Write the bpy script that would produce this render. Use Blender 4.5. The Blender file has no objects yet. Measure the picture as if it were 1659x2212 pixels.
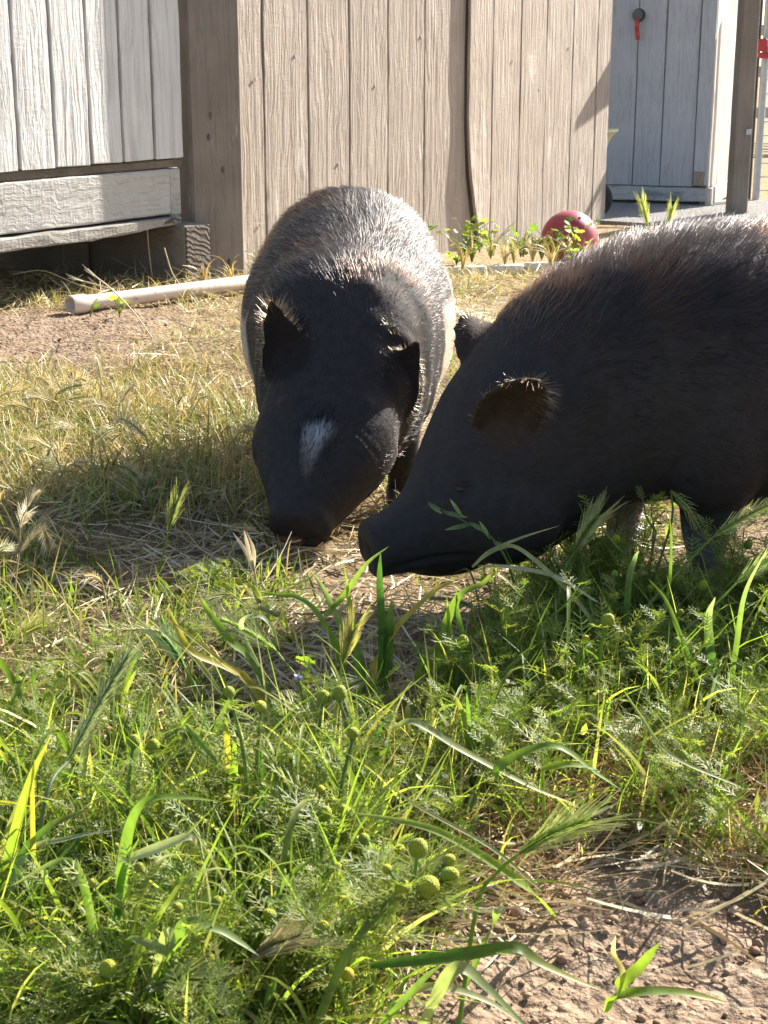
import bpy, bmesh, math, random
import numpy as np
from mathutils import Vector, Matrix

random.seed(7)
RNG = np.random.default_rng(7)
SC = bpy.context.scene
COL = SC.collection
R = math.radians

# ------------------------------------------------------------------ camera, sky, sun, exposure
PITCH = R(16.2)
CAM_Z = 0.45
FPX = 3324.0                      # focal length on a 1659 x 2212 frame
cam_d = bpy.data.cameras.new('camera')
cam = bpy.data.objects.new('camera', cam_d)
COL.objects.link(cam)
cam.location = (0, 0, CAM_Z)
cam.rotation_euler = (R(90) - PITCH, 0, 0)
cam_d.sensor_fit = 'VERTICAL'
cam_d.sensor_height = 24.0
cam_d.lens = 24.0 * FPX / 2212.0
cam_d.clip_start = 0.02
cam_d.clip_end = 2000
cam_d.dof.use_dof = True
cam_d.dof.focus_distance = 1.45
cam_d.dof.aperture_fstop = 32.0
SC.camera = cam

SUN_AZ = 42.0                     # compass angle from +Y towards +X
SUN_EL = 32.0
world = bpy.data.worlds.new('World')
SC.world = world
world.use_nodes = True
wn = world.node_tree
wn.nodes.clear()
w_out = wn.nodes.new('ShaderNodeOutputWorld')
w_bg = wn.nodes.new('ShaderNodeBackground')
w_sky = wn.nodes.new('ShaderNodeTexSky')
w_sky.sky_type = 'NISHITA'
w_sky.sun_disc = False
w_sky.sun_elevation = R(SUN_EL)
w_sky.sun_rotation = R(SUN_AZ)
w_sky.air_density = 1.0
w_sky.dust_density = 1.5
w_bg.inputs['Strength'].default_value = 0.07
wn.links.new(w_sky.outputs[0], w_bg.inputs[0])
wn.links.new(w_bg.outputs[0], w_out.inputs[0])

sun_d = bpy.data.lights.new('sun', 'SUN')
sun_d.energy = 4.6
sun_d.angle = R(0.5)
sun_d.color = (1.0, 0.945, 0.85)
sun = bpy.data.objects.new('sun', sun_d)
COL.objects.link(sun)
SUN_DIR = Vector((math.sin(R(SUN_AZ)) * math.cos(R(SUN_EL)), math.cos(R(SUN_AZ)) * math.cos(R(SUN_EL)), math.sin(R(SUN_EL))))
sun.rotation_euler = SUN_DIR.to_track_quat('Z', 'Y').to_euler()
sun.location = (3, 2, 4)

SC.view_settings.view_transform = 'Standard'
SC.view_settings.look = 'None'
SC.view_settings.exposure = 1.85
SC.view_settings.gamma = 1.0
SC.render.engine = 'CYCLES'
SC.cycles.max_bounces = 8
SC.cycles.transparent_max_bounces = 8
SC.cycles.sample_clamp_indirect = 6.0
SC.cycles_curves.shape = 'RIBBONS'

# ------------------------------------------------------------------ measuring helpers (1659 x 2212 frame -> metres)
CF = Vector((0, math.cos(PITCH), -math.sin(PITCH)))
CU = Vector((0, math.sin(PITCH), math.cos(PITCH)))
CR = Vector((1, 0, 0))


def ray(u, v):
    return CF + CR * ((u - 829.5) / FPX) - CU * ((v - 1106.0) / FPX)


def gp(u, v, z=0.0):
    """point at height z seen at (u, v)"""
    d = ray(u, v)
    t = (z - CAM_Z) / d.z
    return Vector((d.x * t, d.y * t, z))


def yp(u, v, y):
    """point at distance y seen at (u, v)"""
    d = ray(u, v)
    t = y / d.y
    return Vector((d.x * t, y, CAM_Z + d.z * t))


# ------------------------------------------------------------------ object helpers
def tag(o, label=None, cat=None, group=None, kind=None):
    if label: o['label'] = label
    if cat: o['category'] = cat
    if group: o['group'] = group
    if kind: o['kind'] = kind
    return o


def empty(name, loc=(0, 0, 0), rz=0.0):
    o = bpy.data.objects.new(name, None)
    o.empty_display_size = 0.03
    o.location = loc
    o.rotation_euler = (0, 0, rz)
    COL.objects.link(o)
    return o


def link(name, me, parent=None, loc=None, rot=None):
    o = bpy.data.objects.new(name, me)
    COL.objects.link(o)
    if parent is not None: o.parent = parent
    if loc is not None: o.location = loc
    if rot is not None: o.rotation_euler = rot
    return o


def np_mesh(name, V, F, mats, C=None, mi=None, smooth=False):
    """V (n,3), F (m,3 or 4) arrays, C per-vertex colours"""
    V = np.asarray(V, dtype=np.float32); F = np.asarray(F, dtype=np.int32)
    k = F.shape[1]
    me = bpy.data.meshes.new(name)
    me.vertices.add(len(V)); me.vertices.foreach_set('co', V.ravel())
    me.loops.add(F.size); me.loops.foreach_set('vertex_index', F.ravel())
    me.polygons.add(len(F)); me.polygons.foreach_set('loop_start', np.arange(0, F.size, k, dtype=np.int32))
    if mi is not None: me.polygons.foreach_set('material_index', np.asarray(mi, dtype=np.int32))
    if smooth: me.polygons.foreach_set('use_smooth', np.ones(len(F), dtype=bool))
    me.update(calc_edges=True)
    if C is not None:
        a = me.color_attributes.new('col', 'FLOAT_COLOR', 'POINT')
        C4 = np.ones((len(V), 4), dtype=np.float32); C4[:, :3] = C
        a.data.foreach_set('color', C4.ravel())
    for m in (mats if isinstance(mats, (list, tuple)) else [mats]): me.materials.append(m)
    return me


def bm_mesh(name, bm, mats, smooth=False):
    me = bpy.data.meshes.new(name)
    bm.normal_update()
    bm.to_mesh(me); bm.free()
    for m in (mats if isinstance(mats, (list, tuple)) else [mats]): me.materials.append(m)
    if smooth:
        for p in me.polygons: p.use_smooth = True
    return me


def box_bm(bm, x0, x1, y0, y1, z0, z1, bev=0.0, jit=0.0, nz=1, nx=1):
    """a box; subdivided along z / x with jittered edges where jit > 0"""
    M = Matrix.Translation(((x0 + x1) / 2, (y0 + y1) / 2, (z0 + z1) / 2)) @ Matrix.Diagonal((x1 - x0, y1 - y0, z1 - z0, 1))
    r = bmesh.ops.create_cube(bm, size=1.0, matrix=M)
    vs = r['verts']
    geom = list({e for v in vs for e in v.link_edges})
    if nz > 1:
        ez = [e for e in geom if abs(e.verts[0].co.z - e.verts[1].co.z) > (z1 - z0) * .9]
        bmesh.ops.subdivide_edges(bm, edges=ez, cuts=nz - 1, use_grid_fill=True)
    if nx > 1:
        ex = [e for e in bm.edges if abs(e.verts[0].co.x - e.verts[1].co.x) > (x1 - x0) * .9 and e.is_valid]
        bmesh.ops.subdivide_edges(bm, edges=ex, cuts=nx - 1, use_grid_fill=True)
    if bev > 0:
        es = [e for e in bm.edges if e.is_manifold and e.calc_face_angle(0) > 1.2]
        bmesh.ops.bevel(bm, geom=es, offset=bev, segments=1, affect='EDGES', profile=.5)
    if jit > 0:
        for v in bm.verts:
            v.co += Vector((random.uniform(-jit, jit), random.uniform(-jit, jit) * .6, random.uniform(-jit, jit)))
    return bm


def tube_np(P, rad, n=6, cap=True):
    """swept tube along points P with radii rad -> V, F(quads)"""
    P = np.asarray(P, float); m = len(P)
    rad = np.broadcast_to(np.asarray(rad, float), (m,))
    T = np.gradient(P, axis=0); T /= np.linalg.norm(T, axis=1)[:, None] + 1e-12
    up = np.array([0, 0, 1.0]) if abs(T[0, 2]) < .9 else np.array([1.0, 0, 0])
    A = np.cross(T, up); A /= np.linalg.norm(A, axis=1)[:, None] + 1e-12
    B = np.cross(T, A)
    th = np.arange(n) / n * 2 * math.pi
    V = (P[:, None, :] + rad[:, None, None] * (np.cos(th)[None, :, None] * A[:, None, :] + np.sin(th)[None, :, None] * B[:, None, :])).reshape(-1, 3)
    F = []
    for i in range(m - 1):
        for j in range(n):
            F.append((i * n + j, i * n + (j + 1) % n, (i + 1) * n + (j + 1) % n, (i + 1) * n + j))
    return V, np.array(F, dtype=np.int32)


class Acc:
    """collects quads"""
    def __init__(s): s.V = []; s.F = []; s.C = []; s.M = []; s.n = 0
    def add(s, V, F, col=(1, 1, 1), mi=0):
        V = np.asarray(V, float); F = np.asarray(F)
        s.V.append(V); s.F.append(F + s.n); s.n += len(V)
        c = np.asarray(col, float)
        s.C.append(np.broadcast_to(c, (len(V), 3)) if c.ndim == 1 else c)
        s.M.append(np.full(len(F), mi))
    def mesh(s, name, mats, smooth=False):
        return np_mesh(name, np.concatenate(s.V), np.concatenate(s.F), mats, np.concatenate(s.C), np.concatenate(s.M), smooth)


# value noise in numpy
_LAT = np.random.default_rng(3).random((256, 256))


def vnoise(x, y):
    x = np.asarray(x, float); y = np.asarray(y, float)
    xi = np.floor(x).astype(int); yi = np.floor(y).astype(int)
    fx = x - xi; fy = y - yi
    fx = fx * fx * (3 - 2 * fx); fy = fy * fy * (3 - 2 * fy)
    a = _LAT[xi % 256, yi % 256]; b = _LAT[(xi + 1) % 256, yi % 256]
    c = _LAT[xi % 256, (yi + 1) % 256]; d = _LAT[(xi + 1) % 256, (yi + 1) % 256]
    return (a * (1 - fx) + b * fx) * (1 - fy) + (c * (1 - fx) + d * fx) * fy


def fbm(x, y, o=4):
    s = 0; a = .5; t = 0
    for i in range(o):
        s = s + a * vnoise(x + 17.3 * i, y + 9.1 * i); t += a
        x = x * 2.03; y = y * 2.03; a *= .5
    return s / t


def gz(x, y):
    """height of the ground"""
    x = np.asarray(x, float); y = np.asarray(y, float)
    near = np.clip((9 - np.hypot(x, y)) / 6, 0, 1)
    return -.06 * np.clip((y - 3.3) / 1.3, 0, 1) + near * ((fbm(x * 3 + 40, y * 3 + 40, 3) - .5) * .022 + (fbm(x * 22 + 5, y * 22 + 5, 3) - .5) * .010 + (fbm(x * 70, y * 70, 2) - .5) * .0035)


# ------------------------------------------------------------------ material helpers
def new_mat(name):
    m = bpy.data.materials.new(name)
    m.use_nodes = True
    nt = m.node_tree; nt.nodes.clear()
    return m, nt


def N(nt, t, **kw):
    n = nt.nodes.new(t)
    for k, v in kw.items():
        if k in n.inputs: n.inputs[k].default_value = v
        else: setattr(n, k, v)
    return n


def L(nt, a, b): nt.links.new(a, b)


def ramp(nt, fac, stops):
    r = nt.nodes.new('ShaderNodeValToRGB')
    e = r.color_ramp.elements
    while len(e) < len(stops): e.new(.5)
    for i, (p, c) in enumerate(stops):
        e[i].position = p; e[i].color = (*c, 1) if len(c) == 3 else c
    L(nt, fac, r.inputs[0])
    return r.outputs[0]


def mix(nt, fac, a, b, mode='MIX'):
    m = nt.nodes.new('ShaderNodeMix'); m.data_type = 'RGBA'; m.blend_type = mode
    for s, val in ((m.inputs[0], fac), (m.inputs[6], a), (m.inputs[7], b)):
        if isinstance(val, (int, float)): s.default_value = val
        elif isinstance(val, tuple): s.default_value = (*val, 1)
        else: L(nt, val, s)
    return m.outputs[2]


def noise(nt, vec, scale, detail=4, rough=.55, dist=0.0):
    n = nt.nodes.new('ShaderNodeTexNoise')
    n.inputs['Scale'].default_value = scale; n.inputs['Detail'].default_value = detail
    n.inputs['Roughness'].default_value = rough; n.inputs['Distortion'].default_value = dist
    if vec is not None: L(nt, vec, n.inputs['Vector'])
    return n.outputs['Fac']


def mapped(nt, vec, scale=(1, 1, 1), loc=(0, 0, 0), rot=(0, 0, 0)):
    m = nt.nodes.new('ShaderNodeMapping')
    m.inputs['Scale'].default_value = scale; m.inputs['Location'].default_value = loc; m.inputs['Rotation'].default_value = rot
    L(nt, vec, m.inputs['Vector'])
    return m.outputs[0]


def coord(nt, rnd=True):
    """object coordinates, shifted at random for each object"""
    tc = nt.nodes.new('ShaderNodeTexCoord')
    if not rnd: return tc.outputs['Object']
    oi = nt.nodes.new('ShaderNodeObjectInfo')
    mu = N(nt, 'ShaderNodeMath', operation='MULTIPLY'); mu.inputs[1].default_value = 37.0
    L(nt, oi.outputs['Random'], mu.inputs[0])
    ad = nt.nodes.new('ShaderNodeVectorMath'); ad.operation = 'ADD'
    L(nt, tc.outputs['Object'], ad.inputs[0]); L(nt, mu.outputs[0], ad.inputs[1])
    return ad.outputs[0]


def finish(nt, base, rough=.7, bump=None, bdist=.002, bstr=1.0, spec=.3, extra=None):
    p = nt.nodes.new('ShaderNodeBsdfPrincipled')
    o = nt.nodes.new('ShaderNodeOutputMaterial')
    if isinstance(base, tuple): p.inputs['Base Color'].default_value = (*base, 1)
    else: L(nt, base, p.inputs['Base Color'])
    if isinstance(rough, (int, float)): p.inputs['Roughness'].default_value = rough
    else: L(nt, rough, p.inputs['Roughness'])
    p.inputs['Specular IOR Level'].default_value = spec
    if bump is not None:
        b = nt.nodes.new('ShaderNodeBump')
        b.inputs['Distance'].default_value = bdist; b.inputs['Strength'].default_value = bstr
        L(nt, bump, b.inputs['Height']); L(nt, b.outputs[0], p.inputs['Normal'])
    if extra: extra(p)
    L(nt, p.outputs[0], o.inputs[0])
    return p


def madd(nt, a, b, f=1.0):
    m = N(nt, 'ShaderNodeMath', operation='MULTIPLY_ADD')
    L(nt, b, m.inputs[0]); m.inputs[1].default_value = f; L(nt, a, m.inputs[2])
    return m.outputs[0]


def wood_mat(name, c1, c2, axis='z', grain=.0022, rough=.75, worn=None, worn_amt=.0, fine=1.0, weather=None, saw=.25, gs=170, cracks=0.0):
    """rough-sawn timber: grain runs along axis; worn = colour where the paint is off"""
    m, nt = new_mat(name)
    v = coord(nt)
    st = {'z': (1, 1, .035), 'x': (.035, 1, 1), 'y': (1, .035, 1)}[axis]
    sw = {'z': (.18, .18, 1), 'x': (1, .18, .18), 'y': (.18, 1, .18)}[axis]
    warp = noise(nt, mapped(nt, v, (4, 4, 1.2)), 3.0, 2)
    vv = nt.nodes.new('ShaderNodeVectorMath'); vv.operation = 'MULTIPLY_ADD'
    cx = nt.nodes.new('ShaderNodeCombineXYZ')
    for i in range(3):
        if 'xyz'[i] != axis: L(nt, warp, cx.inputs[i])
    L(nt, cx.outputs[0], vv.inputs[0]); vv.inputs[1].default_value = (.06, .06, .06); L(nt, v, vv.inputs[2])
    g1 = noise(nt, mapped(nt, vv.outputs[0], st), gs * fine, 5, .6)
    g2 = noise(nt, mapped(nt, vv.outputs[0], st), 48 * fine, 3, .5)
    saw_n = noise(nt, mapped(nt, v, sw), 190, 2, .5)
    patch = noise(nt, v, 9, 3)
    g = madd(nt, g1, g2, .9)
    mu = N(nt, 'ShaderNodeMath', operation='MULTIPLY'); L(nt, saw_n, mu.inputs[0]); L(nt, patch, mu.inputs[1])
    g = madd(nt, g, mu.outputs[0], saw * 2)
    base = mix(nt, ramp(nt, patch, [(.3, (0, 0, 0)), (.7, (1, 1, 1))]), c1, c2)
    dark = ramp(nt, g1, [(.30, (.72, .70, .68)), (.52, (1, 1, 1))])
    base = mix(nt, .8, base, dark, 'MULTIPLY')
    if cracks:
        ck = noise(nt, mapped(nt, vv.outputs[0], tuple(.012 if q_ < .5 else 1 for q_ in st)), 110, 1, .4)
        band = ramp(nt, ck, [(.30, (.12, .11, .1)), (.36, (1, 1, 1))])
        base = mix(nt, cracks, base, mix(nt, .85, base, band, 'MULTIPLY'))
        g = madd(nt, g, band, .9)
    if worn is not None:
        wmask = noise(nt, mapped(nt, vv.outputs[0], (1, 1, .22) if axis == 'z' else (.22, 1, 1)), 24, 5, .65)
        base = mix(nt, ramp(nt, wmask, [(.62 - worn_amt, (0, 0, 0)), (.68 - worn_amt, (1, 1, 1))]), base, worn)
    finish(nt, base, rough, g, grain, 1.0, .25)
    return m


def leaf_mat(name, trans=.45, rough=.42, tint=(1.15, 1.25, .55), spec=.45):
    """thin plant tissue coloured by its 'col' attribute; light passes through"""
    m, nt = new_mat(name)
    at = nt.nodes.new('ShaderNodeAttribute'); at.attribute_name = 'col'
    n = noise(nt, coord(nt, False), 160, 2)
    base = mix(nt, .5, at.outputs['Color'], ramp(nt, n, [(.3, (.62, .62, .62)), (.7, (1.3, 1.3, 1.25))]), 'MULTIPLY')
    p = N(nt, 'ShaderNodeBsdfPrincipled'); p.inputs['Roughness'].default_value = rough
    p.inputs['Specular IOR Level'].default_value = spec
    t = nt.nodes.new('ShaderNodeBsdfTranslucent')
    ms = nt.nodes.new('ShaderNodeMixShader'); ms.inputs[0].default_value = trans
    o = nt.nodes.new('ShaderNodeOutputMaterial')
    L(nt, base, p.inputs['Base Color'])
    L(nt, mix(nt, 1.0, base, tint, 'MULTIPLY'), t.inputs['Color'])
    L(nt, p.outputs[0], ms.inputs[1]); L(nt, t.outputs[0], ms.inputs[2]); L(nt, ms.outputs[0], o.inputs[0])
    return m

def proj(x, y, z=0.0):
    x = np.asarray(x, float); y = np.asarray(y, float)
    dz = z - CAM_Z
    Z = y * CF.y + dz * CF.z
    return 829.5 + FPX * x / Z, 1106 - FPX * (y * CU.y + dz * CU.z) / Z


def soft(t, a, b): return np.clip((t - a) / (b - a), 0, 1)


def bare_mask(x, y):
    """1 where the ground is bare earth"""
    w = (fbm(np.asarray(x) * 9, np.asarray(y) * 9, 3) - .5)
    a = soft(x + w * .16 + .25 * (.72 - np.asarray(y)), -.02, .05) * (1 - soft(y + w * .14, .77, .87))        # bottom dirt
    b = (1 - soft(np.asarray(x) + w * .35, -.42, -.27)) * soft(y + w * .5, 2.28, 2.42) * (1 - soft(y + w * .2, 2.9, 3.0))   # dirt by the pipe
    return np.clip(np.maximum(a, b), 0, 1)


# ------------------------------------------------------------------ ground
def build_ground():
    xs = np.concatenate([-np.geomspace(400, 1.25, 22), np.linspace(-1.2, 1.6, 281), np.geomspace(1.65, 400, 22)])
    ys = np.concatenate([-np.geomspace(400, .2, 16)[:-1], [-.2], np.linspace(.3, 5.2, 491), np.geomspace(5.25, 600, 24)])
    X, Y = np.meshgrid(xs, ys)
    Z = gz(X, Y)
    b = bare_mask(X, Y)
    Z = Z + b * (fbm(X * 46 + 3, Y * 46, 3) - .5) * .012
    V = np.stack([X, Y, Z], -1).reshape(-1, 3)
    nx, ny = len(xs), len(ys)
    i = np.arange((nx) * (ny)).reshape(ny, nx)
    F = np.stack([i[:-1, :-1], i[:-1, 1:], i[1:, 1:], i[1:, :-1]], -1).reshape(-1, 4)
    th = np.clip(fbm(X * 4 + 9, Y * 4, 4) * 1.6 - .3, 0, 1)
    far = soft(Y, 2.2, 3.2)
    C = np.stack([b, th, far], -1).reshape(-1, 3)
    m, nt = new_mat('ground_earth')
    at = nt.nodes.new('ShaderNodeAttribute'); at.attribute_name = 'col'
    sp = nt.nodes.new('ShaderNodeSeparateColor'); L(nt, at.outputs['Color'], sp.inputs[0])
    tc = nt.nodes.new('ShaderNodeTexCoord').outputs['Object']
    n1 = noise(nt, tc, 38, 6, .65); n2 = noise(nt, tc, 210, 4, .6); n3 = noise(nt, tc, 6, 4)
    dirt = ramp(nt, n1, [(.28, (.155, .107, .072)), (.5, (.27, .195, .135)), (.72, (.36, .272, .195))])
    dirt = mix(nt, .75, dirt, ramp(nt, n2, [(.3, (.62, .6, .58)), (.62, (1.12, 1.1, 1.08))]), 'MULTIPLY')
    soil = ramp(nt, n1, [(.3, (.085, .058, .034)), (.6, (.17, .12, .068)), (.8, (.26, .19, .10))])
    strawy = ramp(nt, n2, [(.35, (.15, .105, .06)), (.6, (.34, .255, .155))])
    soil = mix(nt, sp.outputs[1], soil, strawy)
    soil = mix(nt, sp.outputs[2], soil, ramp(nt, n1, [(.3, (.22, .155, .085)), (.7, (.42, .32, .18))]))
    base = mix(nt, sp.outputs[0], soil, dirt)
    vo = nt.nodes.new('ShaderNodeTexVoronoi'); vo.inputs['Scale'].default_value = 130; L(nt, tc, vo.inputs['Vector'])
    h = madd(nt, n2, n1, 1.6); h = madd(nt, h, vo.outputs['Distance'], -.9)
    finish(nt, base, .95, h, .004, 1.0, .12)
    o = link('ground', np_mesh('ground', V, F, m, C, smooth=True))
    tag(o, kind='structure')


build_ground()


def build_path():
    """grey gravel strip before the far shed"""
    P = [(.70, 5.2), (1.1, 4.9), (2.1, 4.7), (3.8, 4.8), (3.8, 6.4), (2.1, 6.0), (.70, 6.0)]
    bm = bmesh.new()
    vs = [bm.verts.new((x, y, -.046)) for x, y in P]
    f = bm.faces.new(vs)
    r = bmesh.ops.extrude_face_region(bm, geom=[f])
    for g in r['geom']:
        if isinstance(g, bmesh.types.BMVert): g.co.z = -.08
    m, nt = new_mat('grey_gravel')
    tc = coord(nt, False)
    vo = nt.nodes.new('ShaderNodeTexVoronoi'); vo.inputs['Scale'].default_value = 110; L(nt, tc, vo.inputs['Vector'])
    base = mix(nt, noise(nt, tc, 30, 4), (.20, .19, .18), (.36, .34, .31))
    finish(nt, base, .95, vo.outputs['Distance'], .006)
    tag(link('gravel_path', bm_mesh('gravel_path', bm, m)), kind='structure')


build_path()

# ------------------------------------------------------------------ timber materials
M_FENCE = wood_mat('brown_fence_paint', (.35, .292, .243), (.41, .348, .293), 'z', .0062, .7, (.5, .44, .38), .02, saw=.12, gs=130)
M_SHED = wood_mat('white_shed_paint', (.55, .54, .525), (.61, .60, .58), 'z', .0055, .6, fine=.7, saw=.12, gs=120)
M_POST = wood_mat('brown_post_timber', (.20, .165, .135), (.26, .22, .185), 'z', .0018, .75, (.36, .33, .30), -.03)
M_GREYX = wood_mat('grey_painted_beam', (.40, .385, .36), (.47, .45, .42), 'x', .0040, .75, (.3, .27, .24), -.03, fine=.9)
M_DARKX = wood_mat('dark_batten', (.10, .085, .065), (.17, .145, .11), 'x', .003, .85)
M_WEATHX = wood_mat('weathered_grey_plank', (.23, .21, .185), (.36, .34, .31), 'x', .005, .85, (.08, .065, .05), .02, fine=.8)
M_SKID = wood_mat('weathered_skid_side', (.17, .145, .12), (.25, .22, .19), 'y', .004, .85)
M_FAR = wood_mat('far_shed_paint', (.32, .34, .375), (.36, .38, .41), 'z', .001, .7, saw=.1)
M_FARSIDE = wood_mat('far_shed_side_boards', (.42, .38, .33), (.55, .50, .44), 'z', .002, .75, (.3, .25, .2), .03)
M_SKIRT = wood_mat('far_shed_skirt', (.33, .345, .36), (.42, .43, .44), 'x', .002, .8, (.2, .2, .2), .06)
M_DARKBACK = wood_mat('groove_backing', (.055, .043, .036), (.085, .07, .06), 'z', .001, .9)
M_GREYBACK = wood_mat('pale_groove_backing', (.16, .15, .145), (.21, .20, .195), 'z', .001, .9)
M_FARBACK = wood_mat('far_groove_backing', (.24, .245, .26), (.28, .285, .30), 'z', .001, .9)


def endgrain_mat():
    m, nt = new_mat('skid_end_grain')
    tc = coord(nt, False)
    vv = mapped(nt, tc, (1, 1, 1), (.05, .0, .16))
    ln = nt.nodes.new('ShaderNodeVectorMath'); ln.operation = 'LENGTH'; L(nt, vv, ln.inputs[0])
    n = noise(nt, tc, 30, 4)
    d = madd(nt, ln.outputs['Value'], n, .03)
    s = N(nt, 'ShaderNodeMath', operation='MULTIPLY'); s.inputs[1].default_value = 560; L(nt, d, s.inputs[0])
    sn = N(nt, 'ShaderNodeMath', operation='SINE'); L(nt, s.outputs[0], sn.inputs[0])
    fine = noise(nt, tc, 300, 3)
    base = ramp(nt, sn.outputs[0], [(.0, (.12, .095, .075)), (.45, (.20, .165, .13)), (1.0, (.28, .235, .19))])
    finish(nt, base, .9, madd(nt, sn.outputs[0], fine, 1.2), .003)
    return m


M_END = endgrain_mat()


def board_mesh(name, w, h, t, mat, bot_j=.004, nz=44, bow=None):
    """one siding board; local x across (0..w), y 0 front .. t back, z 0..h; soft ragged edges"""
    bm = bmesh.new()
    box_bm(bm, 0, w, 0, t, 0, h, 0, 0, nz)
    e0 = random.uniform(0, 50)
    for v in bm.verts:
        j = (float(vnoise(v.co.z * 26 + e0, v.co.x * 40)) - .5) * .0028
        v.co.x += j
        if v.co.z < 1e-5: v.co.z += random.uniform(-bot_j, bot_j)
        v.co.y += (float(vnoise(v.co.z * 5 + e0, 3.3)) - .5) * .002
        if bow: v.co += bow(v.co)
    es = [e for e in bm.edges if e.is_manifold and e.calc_face_angle(0) > 1.2 and abs(e.verts[0].co.z - e.verts[1].co.z) > .001]
    bmesh.ops.bevel(bm, geom=es, offset=.0022, segments=2, affect='EDGES', profile=.6)
    return bm_mesh(name, bm, mat, False)


def wall_x(u, v, o, ang):
    """distance along a wall through o (direction ang) of what is seen at (u, v)"""
    d = ray(u, v); c, s = math.cos(ang), math.sin(ang)
    # o + x*(c, s) = t*(d.x, d.y)
    return (o.x * d.y - o.y * d.x) / (s * d.x - c * d.y)


def siding(thing, widths, z0, z1, mat, back, thick=.010, gap=.0055, bow=None, backlab=True):
    """boards side by side from local x = 0, front face at local y = 0, with a recessed backing sheet"""
    x = 0
    for w in widths:
        link('board', board_mesh('siding_board', w - gap, z1 - z0, thick, mat, bow=(lambda c, x=x: bow(x + c.x, c.z)) if bow else None), thing, (x + gap / 2, random.uniform(-.0008, .0008), z0))
        x += w
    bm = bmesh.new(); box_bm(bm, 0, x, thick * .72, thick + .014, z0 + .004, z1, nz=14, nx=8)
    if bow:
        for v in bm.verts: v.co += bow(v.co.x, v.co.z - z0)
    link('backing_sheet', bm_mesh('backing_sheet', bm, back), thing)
    return x


# ------------------------------------------------------------------ white shed on a timber skid
A_SHED = R(58)
SH = yp(399, 340, 3.385)                       # bottom right corner of its siding
z_sid = SH.z
shed = empty('raised_shed', (SH.x, SH.y, 0), A_SHED)
tag(shed, 'white grooved shed wall raised on grey beams above a dark gap', 'shed')
xs_sh = [wall_x(u, 300, SH, A_SHED) for u in (39, 119, 196, 266, 334)] + [0.0]
pw = xs_sh[1] - xs_sh[0]
xs_sh = [xs_sh[0] - pw * k for k in (5, 4, 3, 2, 1)] + xs_sh
W_SH = -xs_sh[0]
# local x runs to the wall's right end, so boards start at -W
wall_e = shed
for i in range(len(xs_sh) - 1):
    link('board', board_mesh('shed_board', xs_sh[i + 1] - xs_sh[i] - .008, 1.75, .011, M_SHED, .002), wall_e, (xs_sh[i] + .004, 0, z_sid))
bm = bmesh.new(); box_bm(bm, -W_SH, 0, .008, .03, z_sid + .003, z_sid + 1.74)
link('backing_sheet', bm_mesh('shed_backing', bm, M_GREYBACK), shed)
bm = bmesh.new(); box_bm(bm, -W_SH - .1, -.002, .006, .05, z_sid - .019, z_sid - .002, .002, .0008, 1, 20)
link('batten', bm_mesh('shed_batten', bm, M_DARKX), shed)
zb = z_sid - .021
bm = bmesh.new(); box_bm(bm, -W_SH - .1, -.046, .004, .045, zb - .096, zb, .003, .0008, 1, 24)
link('rim_beam', bm_mesh('rim_beam', bm, M_GREYX), shed)
bm = bmesh.new(); box_bm(bm, -.044, -.006, .008, .9, zb - .100, zb - .001, .003)
link('end_joist', bm_mesh('end_joist', bm, M_GREYX), shed)
bm = bmesh.new(); box_bm(bm, -W_SH - .1, -.03, -.012, .12, zb - .126, zb - .101, .003, .0015, 1, 30)
for v in bm.verts:
    if v.co.z < zb - .115: v.co.z += .012 * soft(v.co.x, -.22, -.05) + .0012 * math.sin(v.co.x * 23)
link('sill_plank', bm_mesh('sill_plank', bm, M_WEATHX), shed)
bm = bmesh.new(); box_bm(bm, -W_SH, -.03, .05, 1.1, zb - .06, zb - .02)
link('shed_floor', bm_mesh('shed_floor', bm, wood_mat('floor_underside', (.03, .026, .022), (.05, .044, .038), 'x', .002, .95)), shed)  # underside coloured near black to deepen the shade in the gap
bm = bmesh.new(); box_bm(bm, -.03, -.012, .04, 1.1, z_sid, z_sid + 1.74)
link('side_wall', bm_mesh('side_wall', bm, M_SHED), shed)
M_GAPSHADE = wood_mat('gap_shade', (.018, .015, .013), (.03, .026, .022), 'x', .002, .95)  # near-black colour that stands in for shade under the shed
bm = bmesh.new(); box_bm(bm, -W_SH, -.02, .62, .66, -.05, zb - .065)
link('gap_shade_sheet', bm_mesh('gap_shade_sheet', bm, M_GAPSHADE), shed)  # added sheet, closes the gap with painted shade
bm = bmesh.new(); box_bm(bm, -W_SH, 0, 1.1, 1.12, z_sid - .02, z_sid + 1.74)
link('rear_wall', bm_mesh('rear_wall', bm, M_SHED), shed)
bm = bmesh.new(); box_bm(bm, -W_SH - .02, -W_SH - .001, 0.05, 1.1, z_sid - .02, z_sid + 1.74)
link('side_wall', bm_mesh('side_wall_far', bm, M_SHED), shed)
bm = bmesh.new(); box_bm(bm, -W_SH - .06, .05, -.02, 1.2, z_sid + 1.745, z_sid + 1.79, .004)
link('roof', bm_mesh('shed_roof', bm, M_DARKX), shed)
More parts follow.
